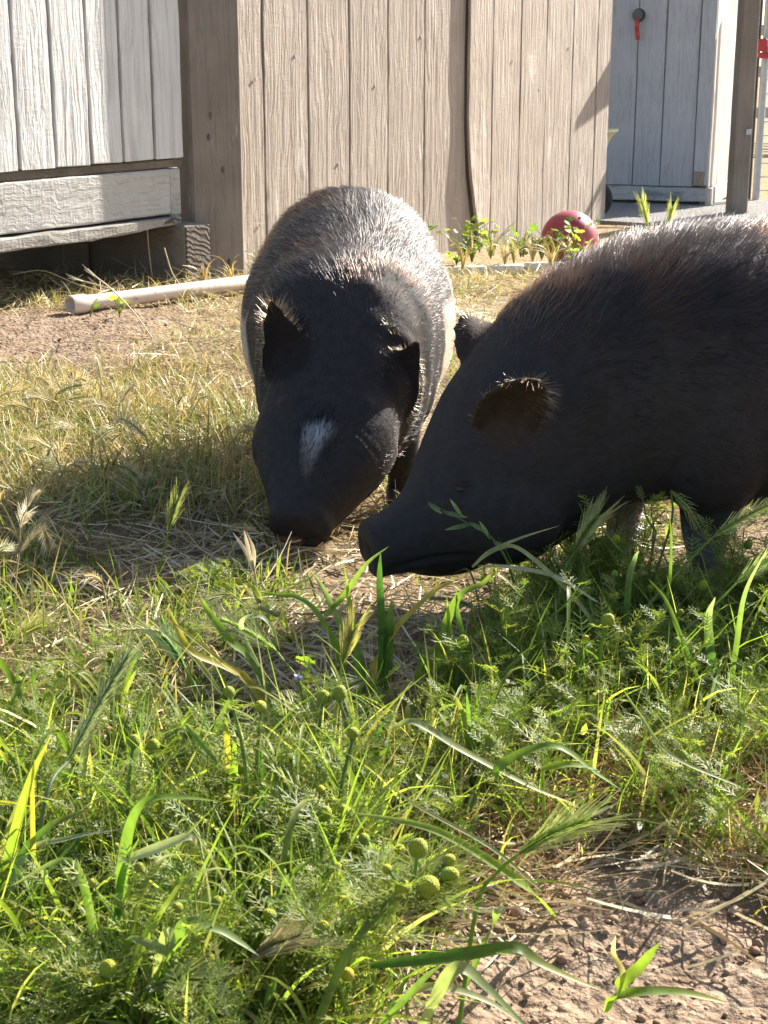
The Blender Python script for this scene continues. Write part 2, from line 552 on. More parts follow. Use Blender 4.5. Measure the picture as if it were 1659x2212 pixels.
# skid: its end grain looks to the right and forward
zt = zb - .118
sk = gp(405, 611)
sk_dir = math.atan2(-.62, .78)
skid = empty('timber_skid', (sk.x, sk.y, 0), sk_dir + R(90))
tag(skid, 'weathered timber skid block with ringed end grain under the shed corner', 'timber block')
bm = bmesh.new(); box_bm(bm, 0, .075, .004, .75, -.03, zt, .004, .0012, 3)
link('block', bm_mesh('skid_block', bm, M_SKID), skid)
bm = bmesh.new(); box_bm(bm, .0015, .0735, 0, .0045, -.03, zt - .002, .0015)
link('end_face', bm_mesh('skid_end_face', bm, M_END), skid)
bm = bmesh.new(); box_bm(bm, -.085, -.01, .30, .34, -.03, zt + .012, .003, .001, 3)
link('packer', bm_mesh('skid_packer', bm, M_SKID), skid)

# ------------------------------------------------------------------ post
pb = gp(455, 597)
post = empty('fence_post', (pb.x, pb.y + .05, 0), R(26))
tag(post, 'square brown timber post between white shed and brown fence', 'post')
bm = bmesh.new(); box_bm(bm, -.060, .060, -.05, .05, -.05, 1.8, .005, .0006, 16)
link('timber', bm_mesh('post_timber', bm, M_POST), post)
for kx, kz in ((.012, .23), (-.018, .30), (-.012, .345), (.02, .03)):
    bm = bmesh.new()
    bmesh.ops.create_uvsphere(bm, u_segments=10, v_segments=6, radius=.006, matrix=Matrix.Translation((kx, -.0515, kz)) @ Matrix.Diagonal((.6, .35, 1.3, 1)))
    link('knot', bm_mesh('knot', bm, M_DARKX, True), post)

# ------------------------------------------------------------------ brown fence: two grooved panels
A1, A2 = R(57), R(61)
p1 = gp(522, 588)
def bow2(x, z):
    """the lapped edge curls away to the side low down"""
    q = float(soft(.40 - z, 0, .30)); k = float(1 - soft(x, 0, .10))
    return Vector((.055 * q * q * k, -.010 * q * k, 0))
W_B = wall_x(1006, 300, p1, A1)
fence1 = empty('grooved_fence', (p1.x, p1.y, 0), A1)
tag(fence1, 'brown grooved fence panel beside the square post, its edge warped outward', 'fence', 'brown fence panels')
xs1 = [0] + [wall_x(u, 300, p1, A1) for u in (572, 666.6, 754.9, 837.6, 915.8, 1006)]
xs1_lap = xs1[-1]; xs1[-1] += .085
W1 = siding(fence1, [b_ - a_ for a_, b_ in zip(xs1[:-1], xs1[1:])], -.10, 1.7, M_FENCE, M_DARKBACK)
W1 = xs1_lap
c1, s1 = math.cos(A1), math.sin(A1)
LAP = .014
p2 = Vector((p1.x + (W1 - .010) * c1 + LAP * s1, p1.y + (W1 - .010) * s1 - LAP * c1, 0))
fence2 = empty('grooved_fence', (p2.x, p2.y, 0), A2)
tag(fence2, 'brown grooved fence panel with its free ragged edge behind the red ball', 'fence', 'brown fence panels')
xs2 = [0] + [wall_x(u, 300, p2, A2) for u in (1061.7, 1121, 1175.4, 1232, 1284, 1313)]
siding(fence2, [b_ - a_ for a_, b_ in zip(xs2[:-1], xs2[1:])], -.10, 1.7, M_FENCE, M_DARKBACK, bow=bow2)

# ------------------------------------------------------------------ far shed
A_FAR = R(-20)
fc = yp(1525, 463, 5.75); fc.z = 0
FSH = empty('far_shed', (fc.x, fc.y, 0), A_FAR)
tag(FSH, 'blue grey shed in shade behind the fence with peeling corner trim', 'shed')
zf = yp(1500, 404, fc.y).z
wf = 1.6
xx = -wf
edges = [-wf + .1016 * i for i in range(15)] + [-.055]
for i in range(len(edges) - 1):
    link('board', board_mesh('far_board', edges[i + 1] - edges[i] - .004, .80, .01, M_FAR, .001, 6), FSH, (edges[i] + .002, 0, zf))
bm = bmesh.new(); box_bm(bm, -wf, -.003, .008, .03, zf + .002, zf + .78)
link('backing_sheet', bm_mesh('far_backing', bm, M_FARBACK), FSH)
bm = bmesh.new(); box_bm(bm, -.052, .0, -.013, .009, zf + .005, zf + .80, .002, .0006, 20)
link('corner_trim', bm_mesh('corner_trim', bm, M_FAR), FSH)
bm = bmesh.new(); box_bm(bm, -.050, -.012, -.0155, -.0132, zf + .006, zf + .055, 0, .0025, 3, 3)
link('bare_patch', bm_mesh('bare_patch', bm, M_POST), FSH)
bm = bmesh.new(); box_bm(bm, -wf, -.004, .004, .05, -.035, zf - .003, .003, .0008, 1, 20)
link('skirt_board', bm_mesh('skirt_board', bm, M_SKIRT), FSH)
bm = bmesh.new(); box_bm(bm, -wf, -.004, .052, .09, -.09, zf + .01)
link('footing', bm_mesh('far_footing', bm, M_DARKX), FSH)
for k in range(7):
    o = link('side_board', board_mesh('far_side_board', .097, .80, .01, M_FARSIDE, .002, 6), FSH, (.002, .006 + .1 * k, zf - .004), (0, 0, R(90)))
bm = bmesh.new(); box_bm(bm, -.03, -.012, .01, .7, -.05, zf + .79)
link('side_backing', bm_mesh('far_side_backing', bm, M_DARKX), FSH)
bm = bmesh.new(); box_bm(bm, -.01, .012, .012, .72, -.05, zf - .006, .003)
link('side_skirt', bm_mesh('far_side_skirt', bm, M_FARSIDE), FSH)
bm = bmesh.new(); box_bm(bm, -wf, .004, .72, .74, -.08, zf + .80)
link('rear_wall', bm_mesh('far_rear', bm, M_FAR), FSH)
bm = bmesh.new(); box_bm(bm, -wf - .05, .06, -.06, .8, zf + .805, zf + .84, .004)
link('roof', bm_mesh('far_roof', bm, M_DARKX), FSH)


def plain(name, c, rough=.5, var=.25, scale=30, metal=0.0, bump=.0, spec=.4):
    m, nt = new_mat(name)
    v = coord(nt)
    n = noise(nt, v, scale, 4)
    base = mix(nt, n, tuple(k * (1 - var) for k in c), tuple(min(1, k * (1 + var)) for k in c))
    finish(nt, base, rough, noise(nt, v, scale * 4, 3) if bump else None, bump or .001, 1, spec, lambda p: p.inputs['Metallic'].__setattr__('default_value', metal))
    return m


M_STEEL = plain('galvanised_steel', (.42, .44, .46), .45, .2, 40, .7)
M_DARKSTEEL = plain('dark_steel', (.08, .08, .085), .5, .3, 40, .5)
M_RED = plain('red_plastic', (.42, .045, .05), .45, .2, 25)
M_REDSTRAP = plain('red_strap', (.40, .05, .055), .7, .2, 60)

# nail heads on the fence boards
def nails(thing, spots):
    for (x_, z_) in spots:
        bm = bmesh.new()
        bmesh.ops.create_cone(bm, cap_ends=True, segments=10, radius1=.0042, radius2=.0034, depth=.002, matrix=Matrix.Translation((x_, -.0022, z_)) @ Matrix.Rotation(R(90), 4, 'X'))
        link('nail', bm_mesh('nail', bm, M_STEEL), thing)


nails(fence1, [(xs1[1] - .03, .42), (xs1[1] - .025, .10), (xs1[2] - .05, .47), (xs1[4] - .06, .40), (xs1[5] - .02, .52), (xs1[3] - .05, .22)])
nails(fence2, [(xs2[2] - .06, .46), (xs2[3] - .05, .38), (xs2[4] - .04, .50), (xs2[5] - .06, .30)])

# knob with red strap on the far shed
fr = Matrix.Rotation(-A_FAR, 4, 'Z')
kw = yp(1380, 33, fc.y - .05)
best = None
for k in range(400):
    yy = fc.y - .3 + .001 * k * 1.5
    p = fr @ (yp(1380, 33, yy) - Vector((fc.x, fc.y, 0)))
    if best is None or abs(p.y) < abs(best.y): best = p
knob = empty('door_knob', (0, 0, 0))
knob.parent = FSH; knob.location = (best.x, 0, best.z)
bm = bmesh.new()
for r0, y0, y1 in ((.024, -.004, 0), (.017, -.012, -.004), (.021, -.028, -.014)):
    bmesh.ops.create_cone(bm, cap_ends=True, segments=24, radius1=r0, radius2=r0 * .9, depth=y1 - y0 - .0005, matrix=Matrix.Translation((0, (y0 + y1) / 2, 0)) @ Matrix.Rotation(R(90), 4, 'X'))
link('rose', bm_mesh('knob_rose', bm, M_DARKSTEEL, False), knob)
ac = Acc()
for k, (z0, z1, xa, xb) in enumerate(((-.012, -.05, .0, .001), (-.05, -.085, .001, .006))):
    ac.add([(xa - .008, -.031, z0), (xa + .008, -.031, z0), (xb + .0075, -.031 + .004 * k, z1), (xb - .0075, -.031 + .004 * k, z1),
            (xa - .008, -.0285, z0), (xa + .008, -.0285, z0), (xb + .0075, -.0285 + .004 * k, z1), (xb - .0075, -.0285 + .004 * k, z1)],
           [(0, 1, 2, 3), (7, 6, 5, 4), (0, 3, 7, 4), (1, 5, 6, 2), (0, 4, 5, 1), (3, 2, 6, 7)])
link('strap', ac.mesh('strap', M_REDSTRAP), knob)

# gate post, gate
gpst = yp(1590, 462, 5.45)
gpost = empty('gate_post', (gpst.x, gpst.y, 0), R(8))
tag(gpost, 'slim brown timber post between far shed and metal gate', 'post')
bm = bmesh.new(); box_bm(bm, -.030, .030, -.03, .03, -.1, .74, .004, .0005, 14)
link('timber', bm_mesh('gate_post_timber', bm, M_POST), gpost)
bm = bmesh.new(); box_bm(bm, .004, .022, -.037, -.0305, .22, .24, .002)
link('bracket', bm_mesh('post_bracket', bm, M_STEEL), gpost)

g0 = yp(1632, 440, 6.0)
gate = empty('metal_gate', (g0.x, g0.y, 0), R(-6))
tag(gate, 'galvanised wire gate with tube frame beside the slim brown post', 'gate')


def rod(name, a, b, r, mat, parent, n=8):
    V, F = tube_np([a, tuple((np.array(a) + np.array(b)) / 2), b], r, n)
    return link(name, np_mesh(name, V, F, mat, smooth=True), parent)


zg = g0.z
rod('frame_tube', (0, 0, zg), (0, 0, .74), .014, M_STEEL, gate, 12)
rod('frame_tube', (1.1, 0, zg), (1.1, 0, .74), .014, M_STEEL, gate, 12)
rod('frame_tube', (-.01, 0, zg), (1.11, 0, zg), .013, M_STEEL, gate, 12)
rod('frame_tube', (-.01, 0, .74), (1.11, 0, .74), .013, M_STEEL, gate, 12)
rod('hinge_pole', (-.028, .02, -.09), (-.028, .02, .76), .011, M_DARKSTEEL, gate, 10)
z = zg + .05
while z < .73:
    rod('wire', (0, -.004, z), (1.1, -.004, z), .0022, M_STEEL, gate, 6); z += .051
x = .05
while x < 1.08:
    rod('wire', (x, -.0085, zg), (x, -.0085, .74), .0022, M_STEEL, gate, 6); x += .051
zl = yp(1640, 105, 6.0).z
lt = empty('latch', (0, 0, 0)); lt.parent = gate; lt.location = (0, -.02, zl)
for (x0, x1, z0, z1) in ((-.035, .0, -.01, .035), (.006, .05, -.04, .01), (-.03, .02, -.035, -.014)):
    bm = bmesh.new(); box_bm(bm, x0, x1, -.02, .004, z0, z1, .004)
    link('latch_plate', bm_mesh('latch_plate', bm, M_RED), lt)
rod('latch_pin', (-.012, -.008, -.02), (-.012, -.008, .055), .003, M_STEEL, lt)

# board fence far beyond the gate and a dry bank behind it
ff = empty('field_fence', (1.2, 11.0, 0), R(-4))
tag(ff, 'pale sunlit rail fence seen through the wire gate', 'fence')
for k in range(5):
    bm = bmesh.new(); box_bm(bm, 0, 4.0, -.02, .02, .10 + .27 * k, .17 + .27 * k, .004, .002, 1, 6)
    link('rail', bm_mesh('rail', bm, M_FARSIDE), ff)
for k in range(4):
    bm = bmesh.new(); box_bm(bm, 1.3 * k - .05, 1.3 * k + .05, .022, .12, -.05, 1.5, .006)
    link('rail_post', bm_mesh('rail_post', bm, M_POST), ff)

# ------------------------------------------------------------------ handcart behind the fence edge
e2 = Vector((p2.x + xs2[-1] * math.cos(A2), p2.y + xs2[-1] * math.sin(A2), 0))
rm = yp(1326, 283, e2.y + .16)
cart = empty('garden_cart', (rm.x - .082, rm.y - .06, -.055), R(4))
tag(cart, 'pale yellow flared cart rim and black tyre peeking past the fence edge', 'cart')
M_CREAM = plain('cream_plastic', (.66, .60, .36), .5, .12, 20)
M_RUBBER = plain('black_rubber', (.03, .03, .032), .85, .3, 80, bump=.002)
bm = bmesh.new()
rz = rm.z + .055
ring = []
prof = [(.06, .11), (.085, .16), (.105, rz - .045), (.118, rz - .02), (.135, rz - .004), (.140, rz), (.138, rz + .006), (.128, rz + .006), (.112, rz - .012), (.098, rz - .04), (.078, .165), (.05, .118)]
n = 36
for (r_, z_) in prof:
    ring.append([bm.verts.new((r_ * math.cos(2 * math.pi * j / n) - .03, r_ * 1.0 * math.sin(2 * math.pi * j / n) + .1, z_)) for j in range(n)])
for a, b in zip(ring[:-1], ring[1:]):
    for j in range(n): bm.faces.new((a[j], a[(j + 1) % n], b[(j + 1) % n], b[j]))
bm.faces.new(ring[-1]); bm.faces.new(list(reversed(ring[0])))
link('tub', bm_mesh('cart_tub', bm, M_CREAM, True), cart)
bm = bmesh.new()
a = [[None] * 14 for _ in range(32)]
wz = .062
for i in range(32):
    for j in range(14):
        ph = 2 * math.pi * i / 32; th = 2 * math.pi * j / 14
        rr = .046 + .016 * math.cos(th)
        a[i][j] = bm.verts.new((rr * math.cos(ph) + .022, .016 * math.sin(th) + .02, wz + .018 + rr * math.sin(ph)))
for i in range(32):
    for j in range(14): bm.faces.new((a[i][j], a[(i + 1) % 32][j], a[(i + 1) % 32][(j + 1) % 14], a[i][(j + 1) % 14]))
wheel = link('wheel', bm_mesh('cart_tyre', bm, M_RUBBER, True), cart, (0, 0, -.017))
bm = bmesh.new(); bmesh.ops.create_cone(bm, cap_ends=True, segments=20, radius1=.033, radius2=.033, depth=.012, matrix=Matrix.Translation((.022, .02, wz + .018)) @ Matrix.Rotation(R(90), 4, 'X'))
link('hub', bm_mesh('cart_hub', bm, M_STEEL), wheel)
rod('axle', (-.16, .02, wz), (.022, .02, wz), .006, M_STEEL, cart)
rod('frame_rail', (.02, .02, wz), (.02, .2, .125), .006, M_STEEL, cart)
rod('frame_rail', (-.10, .02, wz), (-.10, .2, .125), .006, M_STEEL, cart)
rod('prop', (-.04, .19, .125), (-.04, .24, 0), .006, M_STEEL, cart)

# ------------------------------------------------------------------ ball
bl = gp(1229, 549)
BR = .0705
M_BALL, nt = new_mat('red_rubber_ball')
v = coord(nt, False)
ntc = noise(nt, v, 22, 5)
dust = noise(nt, v, 9, 4)
base = mix(nt, ramp(nt, dust, [(.42, (0, 0, 0)), (.75, (.5, .5, .5))]), (.36, .042, .065), (.44, .20, .19))
finish(nt, mix(nt, .3, base, ramp(nt, ntc, [(.3, (.7, .7, .7)), (.7, (1.1, 1.1, 1.1))]), 'MULTIPLY'), .42, noise(nt, v, 400, 2), .0004, 1, .4)
bm = bmesh.new(); bmesh.ops.create_uvsphere(bm, u_segments=64, v_segments=40, radius=BR)
for vv_ in bm.verts:
    if abs(vv_.co.z) < .002: vv_.co *= .994          # moulding seam
ball = link('rubber_ball', bm_mesh('rubber_ball', bm, M_BALL, True), None, (bl.x, bl.y, BR - .006 + float(gz(bl.x, bl.y))), (R(30), R(20), 0))
tag(ball, 'dusty red rubber ball lying in weeds against the brown fence', 'ball')
# its valve plug
bm = bmesh.new(); bmesh.ops.create_cone(bm, cap_ends=True, segments=12, radius1=.004, radius2=.0032, depth=.0022, matrix=Matrix.Translation((0, 0, BR + .0006)))
link('valve', bm_mesh('ball_valve', bm, M_BALL), ball)

# ------------------------------------------------------------------ plastic pipe
pa = gp(152, 681); pe = gp(590, 624)
d = (pe - pa); ln = d.length
M_PVC, nt = new_mat('cream_pvc')
v = coord(nt, False)
scr = noise(nt, mapped(nt, v, (.06, 1, 1)), 240, 4)
spk = noise(nt, v, 90, 3)
base = mix(nt, ramp(nt, scr, [(.5, (0, 0, 0)), (.8, (.35, .35, .35))]), (.62, .51, .41), (.40, .31, .23))
base = mix(nt, ramp(nt, spk, [(.60, (0, 0, 0)), (.66, (.7, .7, .7))]), base, (.36, .27, .2))
finish(nt, base, .42, scr, .0003, 1, .4)
pr = .0168
pipe = empty('plastic_pipe', (pa.x, pa.y, 0.0), math.atan2(d.y, d.x))
tag(pipe, 'cream plastic pipe with flared socket end lying by the shed', 'pipe')
# lathe along x: socket then thinner run
pf = [(.0, .0140), (.0, .0176), (.002, .0182), (.032, .0182), (.040, .0152), (.046, .0152), (.07, .0148), (ln * .5, .0148), (ln + .25, .0148), (ln + .25, .0120), (.05, .0120), (.042, .0142), (.001, .0148)]
V = []; n = 28
for (x_, r_) in pf[1:]:
    for j in range(n): V.append((x_, r_ * math.cos(2 * math.pi * j / n), r_ * math.sin(2 * math.pi * j / n)))
F = []
m_ = len(pf) - 1
for i in range(m_):
    for j in range(n): F.append((i * n + j, ((i + 1) % m_) * n + j, ((i + 1) % m_) * n + (j + 1) % n, i * n + (j + 1) % n))
link('tube', np_mesh('pipe_tube', V, F, M_PVC, smooth=True), pipe, (0, 0, .0185), (0, R(-.2), 0))

# ------------------------------------------------------------------ white edging in front of the weeds
ea = gp(915, 581); eb = gp(1330, 570)
d = eb - ea
edge = empty('edging_strip', (ea.x, ea.y, 0), math.atan2(d.y, d.x))
tag(edge, 'low chalky white edging strip along the weeds below the fence', 'edging')
M_EDGE = plain('chalky_white', (.70, .64, .55), .9, .25, 60, bump=.004)
xx = 0
while xx < d.length:
    w = random.uniform(.05, .1)
    bm = bmesh.new(); box_bm(bm, 0, w - .004, -.012, .012, -.02, random.uniform(.004, .009), .003, .0015, 1, 5)
    link('edging_piece', bm_mesh('edging_piece', bm, M_EDGE, True), edge, (xx, random.uniform(-.004, .004), 0), (0, 0, random.uniform(-.05, .05)))
    xx += w

# ------------------------------------------------------------------ pigs
def hair_mat(name):
    m, nt = new_mat(name)
    at = nt.nodes.new('ShaderNodeAttribute'); at.attribute_name = 'col'
    h = nt.nodes.new('ShaderNodeBsdfHairPrincipled')
    h.parametrization = 'COLOR'
    L(nt, at.outputs['Color'], h.inputs['Color'])
    h.inputs['Roughness'].default_value = .20
    h.inputs['Radial Roughness'].default_value = .4
    h.inputs['IOR'].default_value = 1.38
    h.inputs['Random Roughness'].default_value = .3
    o = nt.nodes.new('ShaderNodeOutputMaterial'); L(nt, h.outputs[0], o.inputs[0])
    return m


def skin_mat(name):
    m, nt = new_mat(name)
    at = nt.nodes.new('ShaderNodeAttribute'); at.attribute_name = 'col'
    v = coord(nt, False)
    n = noise(nt, v, 140, 4)
    fine = noise(nt, v, 420, 3)
    base = mix(nt, .6, at.outputs['Color'], ramp(nt, n, [(.3, (.65, .65, .65)), (.7, (1.2, 1.2, 1.2))]), 'MULTIPLY')
    finish(nt, base, .7, madd(nt, n, fine, .7), .0005, 1, .12)
    return m


M_HAIR = hair_mat('pig_bristles')
M_SKIN = skin_mat('pig_skin')
M_HOOF = plain('dark_hoof', (.05, .042, .036), .5, .3, 60)
M_EYE = plain('pig_eye', (.012, .009, .007), .4, .1, 10, spec=.4)


def catmull(P, k):
    P = np.asarray(P, float); out = []
    Q = np.vstack([2 * P[0] - P[1], P, 2 * P[-1] - P[-2]])
    for i in range(1, len(Q) - 2):
        for j in range(k):
            t = j / k
            a, b, c, d = Q[i - 1], Q[i], Q[i + 1], Q[i + 2]
            out.append(.5 * ((2 * b) + (-a + c) * t + (2 * a - 5 * b + 4 * c - d) * t * t + (-a + 3 * b - 3 * c + d) * t ** 3))
    out.append(P[-1])
    return np.array(out)


def loft(bm, ST, k=4, n=32, tiltk=.5):
    """ST rows: x, y, zc, half width, half height up, half height down"""
    S = catmull(ST, k)
    C = S[:, :3]
    T = np.gradient(C, axis=0); T /= np.linalg.norm(T, axis=1)[:, None]
    rings = []
    for i, s in enumerate(S):
        t = Vector(T[i]); pitch = math.asin(max(-1, min(1, t.z))) * tiltk; yaw = math.atan2(t.y, t.x)
        f = Vector((math.cos(yaw) * math.cos(pitch), math.sin(yaw) * math.cos(pitch), math.sin(pitch)))
        side = Vector((-math.sin(yaw), math.cos(yaw), 0)); up = f.cross(side)
        r = []
        for j in range(n):
            a = 2 * math.pi * j / n
            ca, sa = math.cos(a), math.sin(a)
            e = .92
            cx = math.copysign(abs(ca) ** e, ca); sx = math.copysign(abs(sa) ** e, sa)
            hh = max(1e-3, s[4]) if sa > 0 else max(1e-3, s[5])
            r.append(bm.verts.new(Vector(s[:3]) + side * (max(1e-3, s[3]) * cx) + up * (hh * sx)))
        rings.append(r)
    for a, b in zip(rings[:-1], rings[1:]):
        for j in range(n): bm.faces.new((a[j], a[(j + 1) % n], b[(j + 1) % n], b[j]))
    bm.faces.new(list(reversed(rings[0]))); bm.faces.new(rings[-1])
    return S


def limb(bm, pts, n=14):
    """pts rows: x, y, z, radius along x, radius along y; rings stay level"""
    S = catmull(pts, 4)
    rings = [[bm.verts.new((s[0] + s[3] * math.cos(2 * math.pi * j / n), s[1] + s[4] * math.sin(2 * math.pi * j / n), s[2])) for j in range(n)] for s in S]
    for a, b in zip(rings[:-1], rings[1:]):
        for j in range(n): bm.faces.new((a[j], b[j], b[(j + 1) % n], a[(j + 1) % n]))
    bm.faces.new(list(reversed(rings[0])) if False else rings[0]); bm.faces.new(list(reversed(rings[-1])))


def blob(bm, c, r, rot=None):
    M = Matrix.Translation(c)
    if rot: M = M @ rot
    bmesh.ops.create_uvsphere(bm, u_segments=20, v_segments=14, radius=1, matrix=M @ Matrix.Diagonal((*r, 1)))


def ear(bm, base, tip, face, W, cup=.35, pa=2.6, pb=.62, th=.0058, ne=9, na=11):
    """cupped leaf-shaped shell from base to tip, hollow side towards `face`"""
    base = Vector(base); tip = Vector(tip); ax = tip - base; Ln = ax.length; ax.normalize()
    fc = Vector(face); fc = (fc - ax * fc.dot(ax)).normalized()
    sd = ax.cross(fc)
    layers = []
    for off in (0, 1):
        rows = []
        for i in range(na):
            t = i / (na - 1)
            w = W * (max(0, 1 - t ** pa)) ** pb * (.80 + .35 * math.sin(min(1, t * 1.7) * math.pi * .6)) + .002
            row = []
            for j in range(ne):
                s = (j / (ne - 1)) * 2 - 1
                p = base + ax * (Ln * t) + sd * (w * s) - fc * (cup * w * (1 - s * s)) * (1 - .35 * t) + fc * (.25 * Ln * t * t)
                row.append(bm.verts.new(p - fc * (th * off)))
            rows.append(row)
        layers.append(rows)
    A, B = layers
    for i in range(na - 1):
        for j in range(ne - 1):
            bm.faces.new((A[i][j], A[i][j + 1], A[i + 1][j + 1], A[i + 1][j]))
            bm.faces.new((B[i][j], B[i + 1][j], B[i + 1][j + 1], B[i][j + 1]))
    for i in range(na - 1):
        bm.faces.new((A[i][0], A[i + 1][0], B[i + 1][0], B[i][0]))
        bm.faces.new((A[i][-1], B[i][-1], B[i + 1][-1], A[i + 1][-1]))
    for j in range(ne - 1):
        bm.faces.new((A[0][j], B[0][j], B[0][j + 1], A[0][j + 1]))
        bm.faces.new((A[-1][j], A[-1][j + 1], B[-1][j + 1], B[-1][j]))


def build_pig(name, loc, rz, ST, legs, ears, blobs, eyes, tailp, colour, nostrils, sculpt, spread, hairdef, label, tiltk=.5, seed=1, warp=lambda q: q, n_hair=46000):
    rng = np.random.default_rng(seed)
    bm = bmesh.new()
    S = loft(bm, ST, tiltk=tiltk)
    for lg in legs: limb(bm, lg)
    for e in ears: ear(bm, *e)
    for b in blobs: blob(bm, *b)
    bmesh.ops.recalc_face_normals(bm, faces=bm.faces)
    me = bpy.data.meshes.new('tmp'); bm.to_mesh(me); bm.free()
    o = bpy.data.objects.new('tmp', me); COL.objects.link(o)
    md = o.modifiers.new('r', 'REMESH'); md.mode = 'VOXEL'; md.voxel_size = .0033
    sm = o.modifiers.new('s', 'SMOOTH'); sm.factor = .5; sm.iterations = 7
    dg = bpy.context.evaluated_depsgraph_get()
    body = bpy.data.meshes.new_from_object(o.evaluated_get(dg))
    bpy.data.objects.remove(o)
    body.name = name + '_body'
    nv = len(body.vertices)
    co = np.empty(nv * 3, np.float32); body.vertices.foreach_get('co', co); co = co.reshape(-1, 3).astype(float)
    nrm = np.empty(nv * 3, np.float32); body.vertices.foreach_get('normal', nrm); nrm = nrm.reshape(-1, 3).astype(float)
    # gentle folds and nostrils
    f = (fbm(co[:, 0] * 28 + co[:, 2] * 13, co[:, 1] * 28 + co[:, 2] * 19, 3) - .5)
    co += nrm * (f * .0026)[:, None]
    for c_, r_, dp in nostrils:
        dd = np.linalg.norm((co - np.array(c_)) / np.array(r_), axis=1)
        co -= nrm * (dp * np.exp(-dd ** 2 * 1.5))[:, None]
    sculpt(co, nrm)
    body.vertices.foreach_set('co', warp(co).astype(np.float32).ravel())
    skin, hair_c = colour(co, nrm)
    a = body.color_attributes.new('col', 'FLOAT_COLOR', 'POINT')
    C4 = np.ones((nv, 4), np.float32); C4[:, :3] = skin; a.data.foreach_set('color', C4.ravel())
    body.polygons.foreach_set('use_smooth', np.ones(len(body.polygons), bool))
    body.materials.clear(); body.materials.append(M_SKIN)
    body.update()
    root = empty(name, loc, rz)
    tag(root, label, 'pig', 'two young pigs rooting in the grass')
    link('body', body, root)
    for ex in eyes:
        ex = tuple(warp(np.array([ex], float))[0])
        b2 = bmesh.new(); bmesh.ops.create_uvsphere(b2, u_segments=14, v_segments=10, radius=.0052, matrix=Matrix.Translation(ex))
        link('eye', bm_mesh('eye', b2, M_EYE, True), root)
    V, F = tube_np(catmull(tailp, 4), np.linspace(.009, .003, (len(tailp) - 1) * 4 + 1), 8)
    link('tail', np_mesh('tail', V, F, M_SKIN, np.full((len(V), 3), .02), smooth=True), root)
    for lg in legs:
        q = lg[-1]
        for s_ in (-1, 1):
            b2 = bmesh.new()
            bmesh.ops.create_cone(b2, cap_ends=True, segments=12, radius1=.0098, radius2=.0078, depth=.024, matrix=Matrix.Translation((q[0] + .007, q[1] + s_ * .0085, .011)) @ Matrix.Diagonal((1.35, .8, 1, 1)))
            link('hoof', bm_mesh('hoof', b2, M_HOOF, True), root)
    # ---- bristles
    body.calc_loop_triangles()
    nt_ = len(body.loop_triangles)
    tri = np.empty(nt_ * 3, np.int32); body.loop_triangles.foreach_get('vertices', tri); tri = tri.reshape(-1, 3)
    body.vertices.foreach_get('normal', nn := np.empty(nv * 3, np.float32)); nn = nn.reshape(-1, 3).astype(float)
    A, B, C_ = co[tri[:, 0]], co[tri[:, 1]], co[tri[:, 2]]
    ar = np.linalg.norm(np.cross(B - A, C_ - A), axis=1)
    sp = S[:, :3]; tg = np.gradient(sp, axis=0); tg /= np.linalg.norm(tg, axis=1)[:, None]
    cen = (A + B + C_) / 3
    dens = hairdef(cen)[1]
    pr = ar * dens; pr /= pr.sum()
    idx = rng.choice(nt_, n_hair, p=pr)
    r1 = np.sqrt(rng.random(n_hair)); r2 = rng.random(n_hair)
    wa, wb, wc = 1 - r1, r1 * (1 - r2), r1 * r2
    P = A[idx] * wa[:, None] + B[idx] * wb[:, None] + C_[idx] * wc[:, None]
    Nn = nn[tri[idx, 0]] * wa[:, None] + nn[tri[idx, 1]] * wb[:, None] + nn[tri[idx, 2]] * wc[:, None]
    Nn /= np.linalg.norm(Nn, axis=1)[:, None]
    # combing direction: back along the spine, dropping on the flanks
    near = np.empty(n_hair, int)
    for s0 in range(0, n_hair, 4000):
        dd = ((P[s0:s0 + 4000, None, :] - sp[None]) ** 2).sum(-1); near[s0:s0 + 4000] = dd.argmin(1)
    flow = -tg[near]
    flow[:, 2] -= .35 * (1 - np.abs(Nn[:, 2]))
    flow[:, 1] += spread(P)
    flow += rng.normal(0, .11, flow.shape)
    clump = np.stack([vnoise(P[:, 0] * 60 + 5, P[:, 1] * 60) - .5, vnoise(P[:, 1] * 60, P[:, 2] * 60 + 9) - .5, vnoise(P[:, 0] * 60, P[:, 2] * 60) - .5], -1)
    flow += clump * .45
    for e in ears:                                  # ear hairs fan out from the ear's axis
        a_ = np.array(e[0]); b_ = np.array(e[1]); d_ = b_ - a_
        t_ = np.clip(((P - a_) @ d_) / (d_ @ d_), .25, 1.1); q_ = P - (a_ + t_[:, None] * d_); r_ = np.linalg.norm(q_, axis=1)
        k_ = (r_ < .031)[:, None]
        flow = np.where(k_, q_ / (r_[:, None] + 1e-6) + .5 * d_ / np.linalg.norm(d_), flow)
    flow -= Nn * (flow * Nn).sum(1)[:, None]
    flow /= np.linalg.norm(flow, axis=1)[:, None] + 1e-9
    length, _, lift, rad = hairdef(P)
    length = length * rng.uniform(.6, 1.25, n_hair)
    lift = lift * rng.uniform(.4, 1.6, n_hair)
    d0 = flow + Nn * lift[:, None]; d0 /= np.linalg.norm(d0, axis=1)[:, None]
    K = 5
    pts = np.empty((n_hair, K, 3)); pts[:, 0] = P - Nn * .001
    d_ = d0.copy(); step = length / (K - 1)
    for k in range(1, K):
        pts[:, k] = pts[:, k - 1] + d_ * step[:, None]
        d_ = d_ + flow * .10 + rng.normal(0, .07, d_.shape); d_[:, 2] -= .05
        d_ /= np.linalg.norm(d_, axis=1)[:, None]
    hc = hair_c[tri[idx, 0]] * rng.uniform(.6, 1.5, (n_hair, 1))
    hd = bpy.data.hair_curves.new(name + '_bristles')
    hd.add_curves([K] * n_hair)
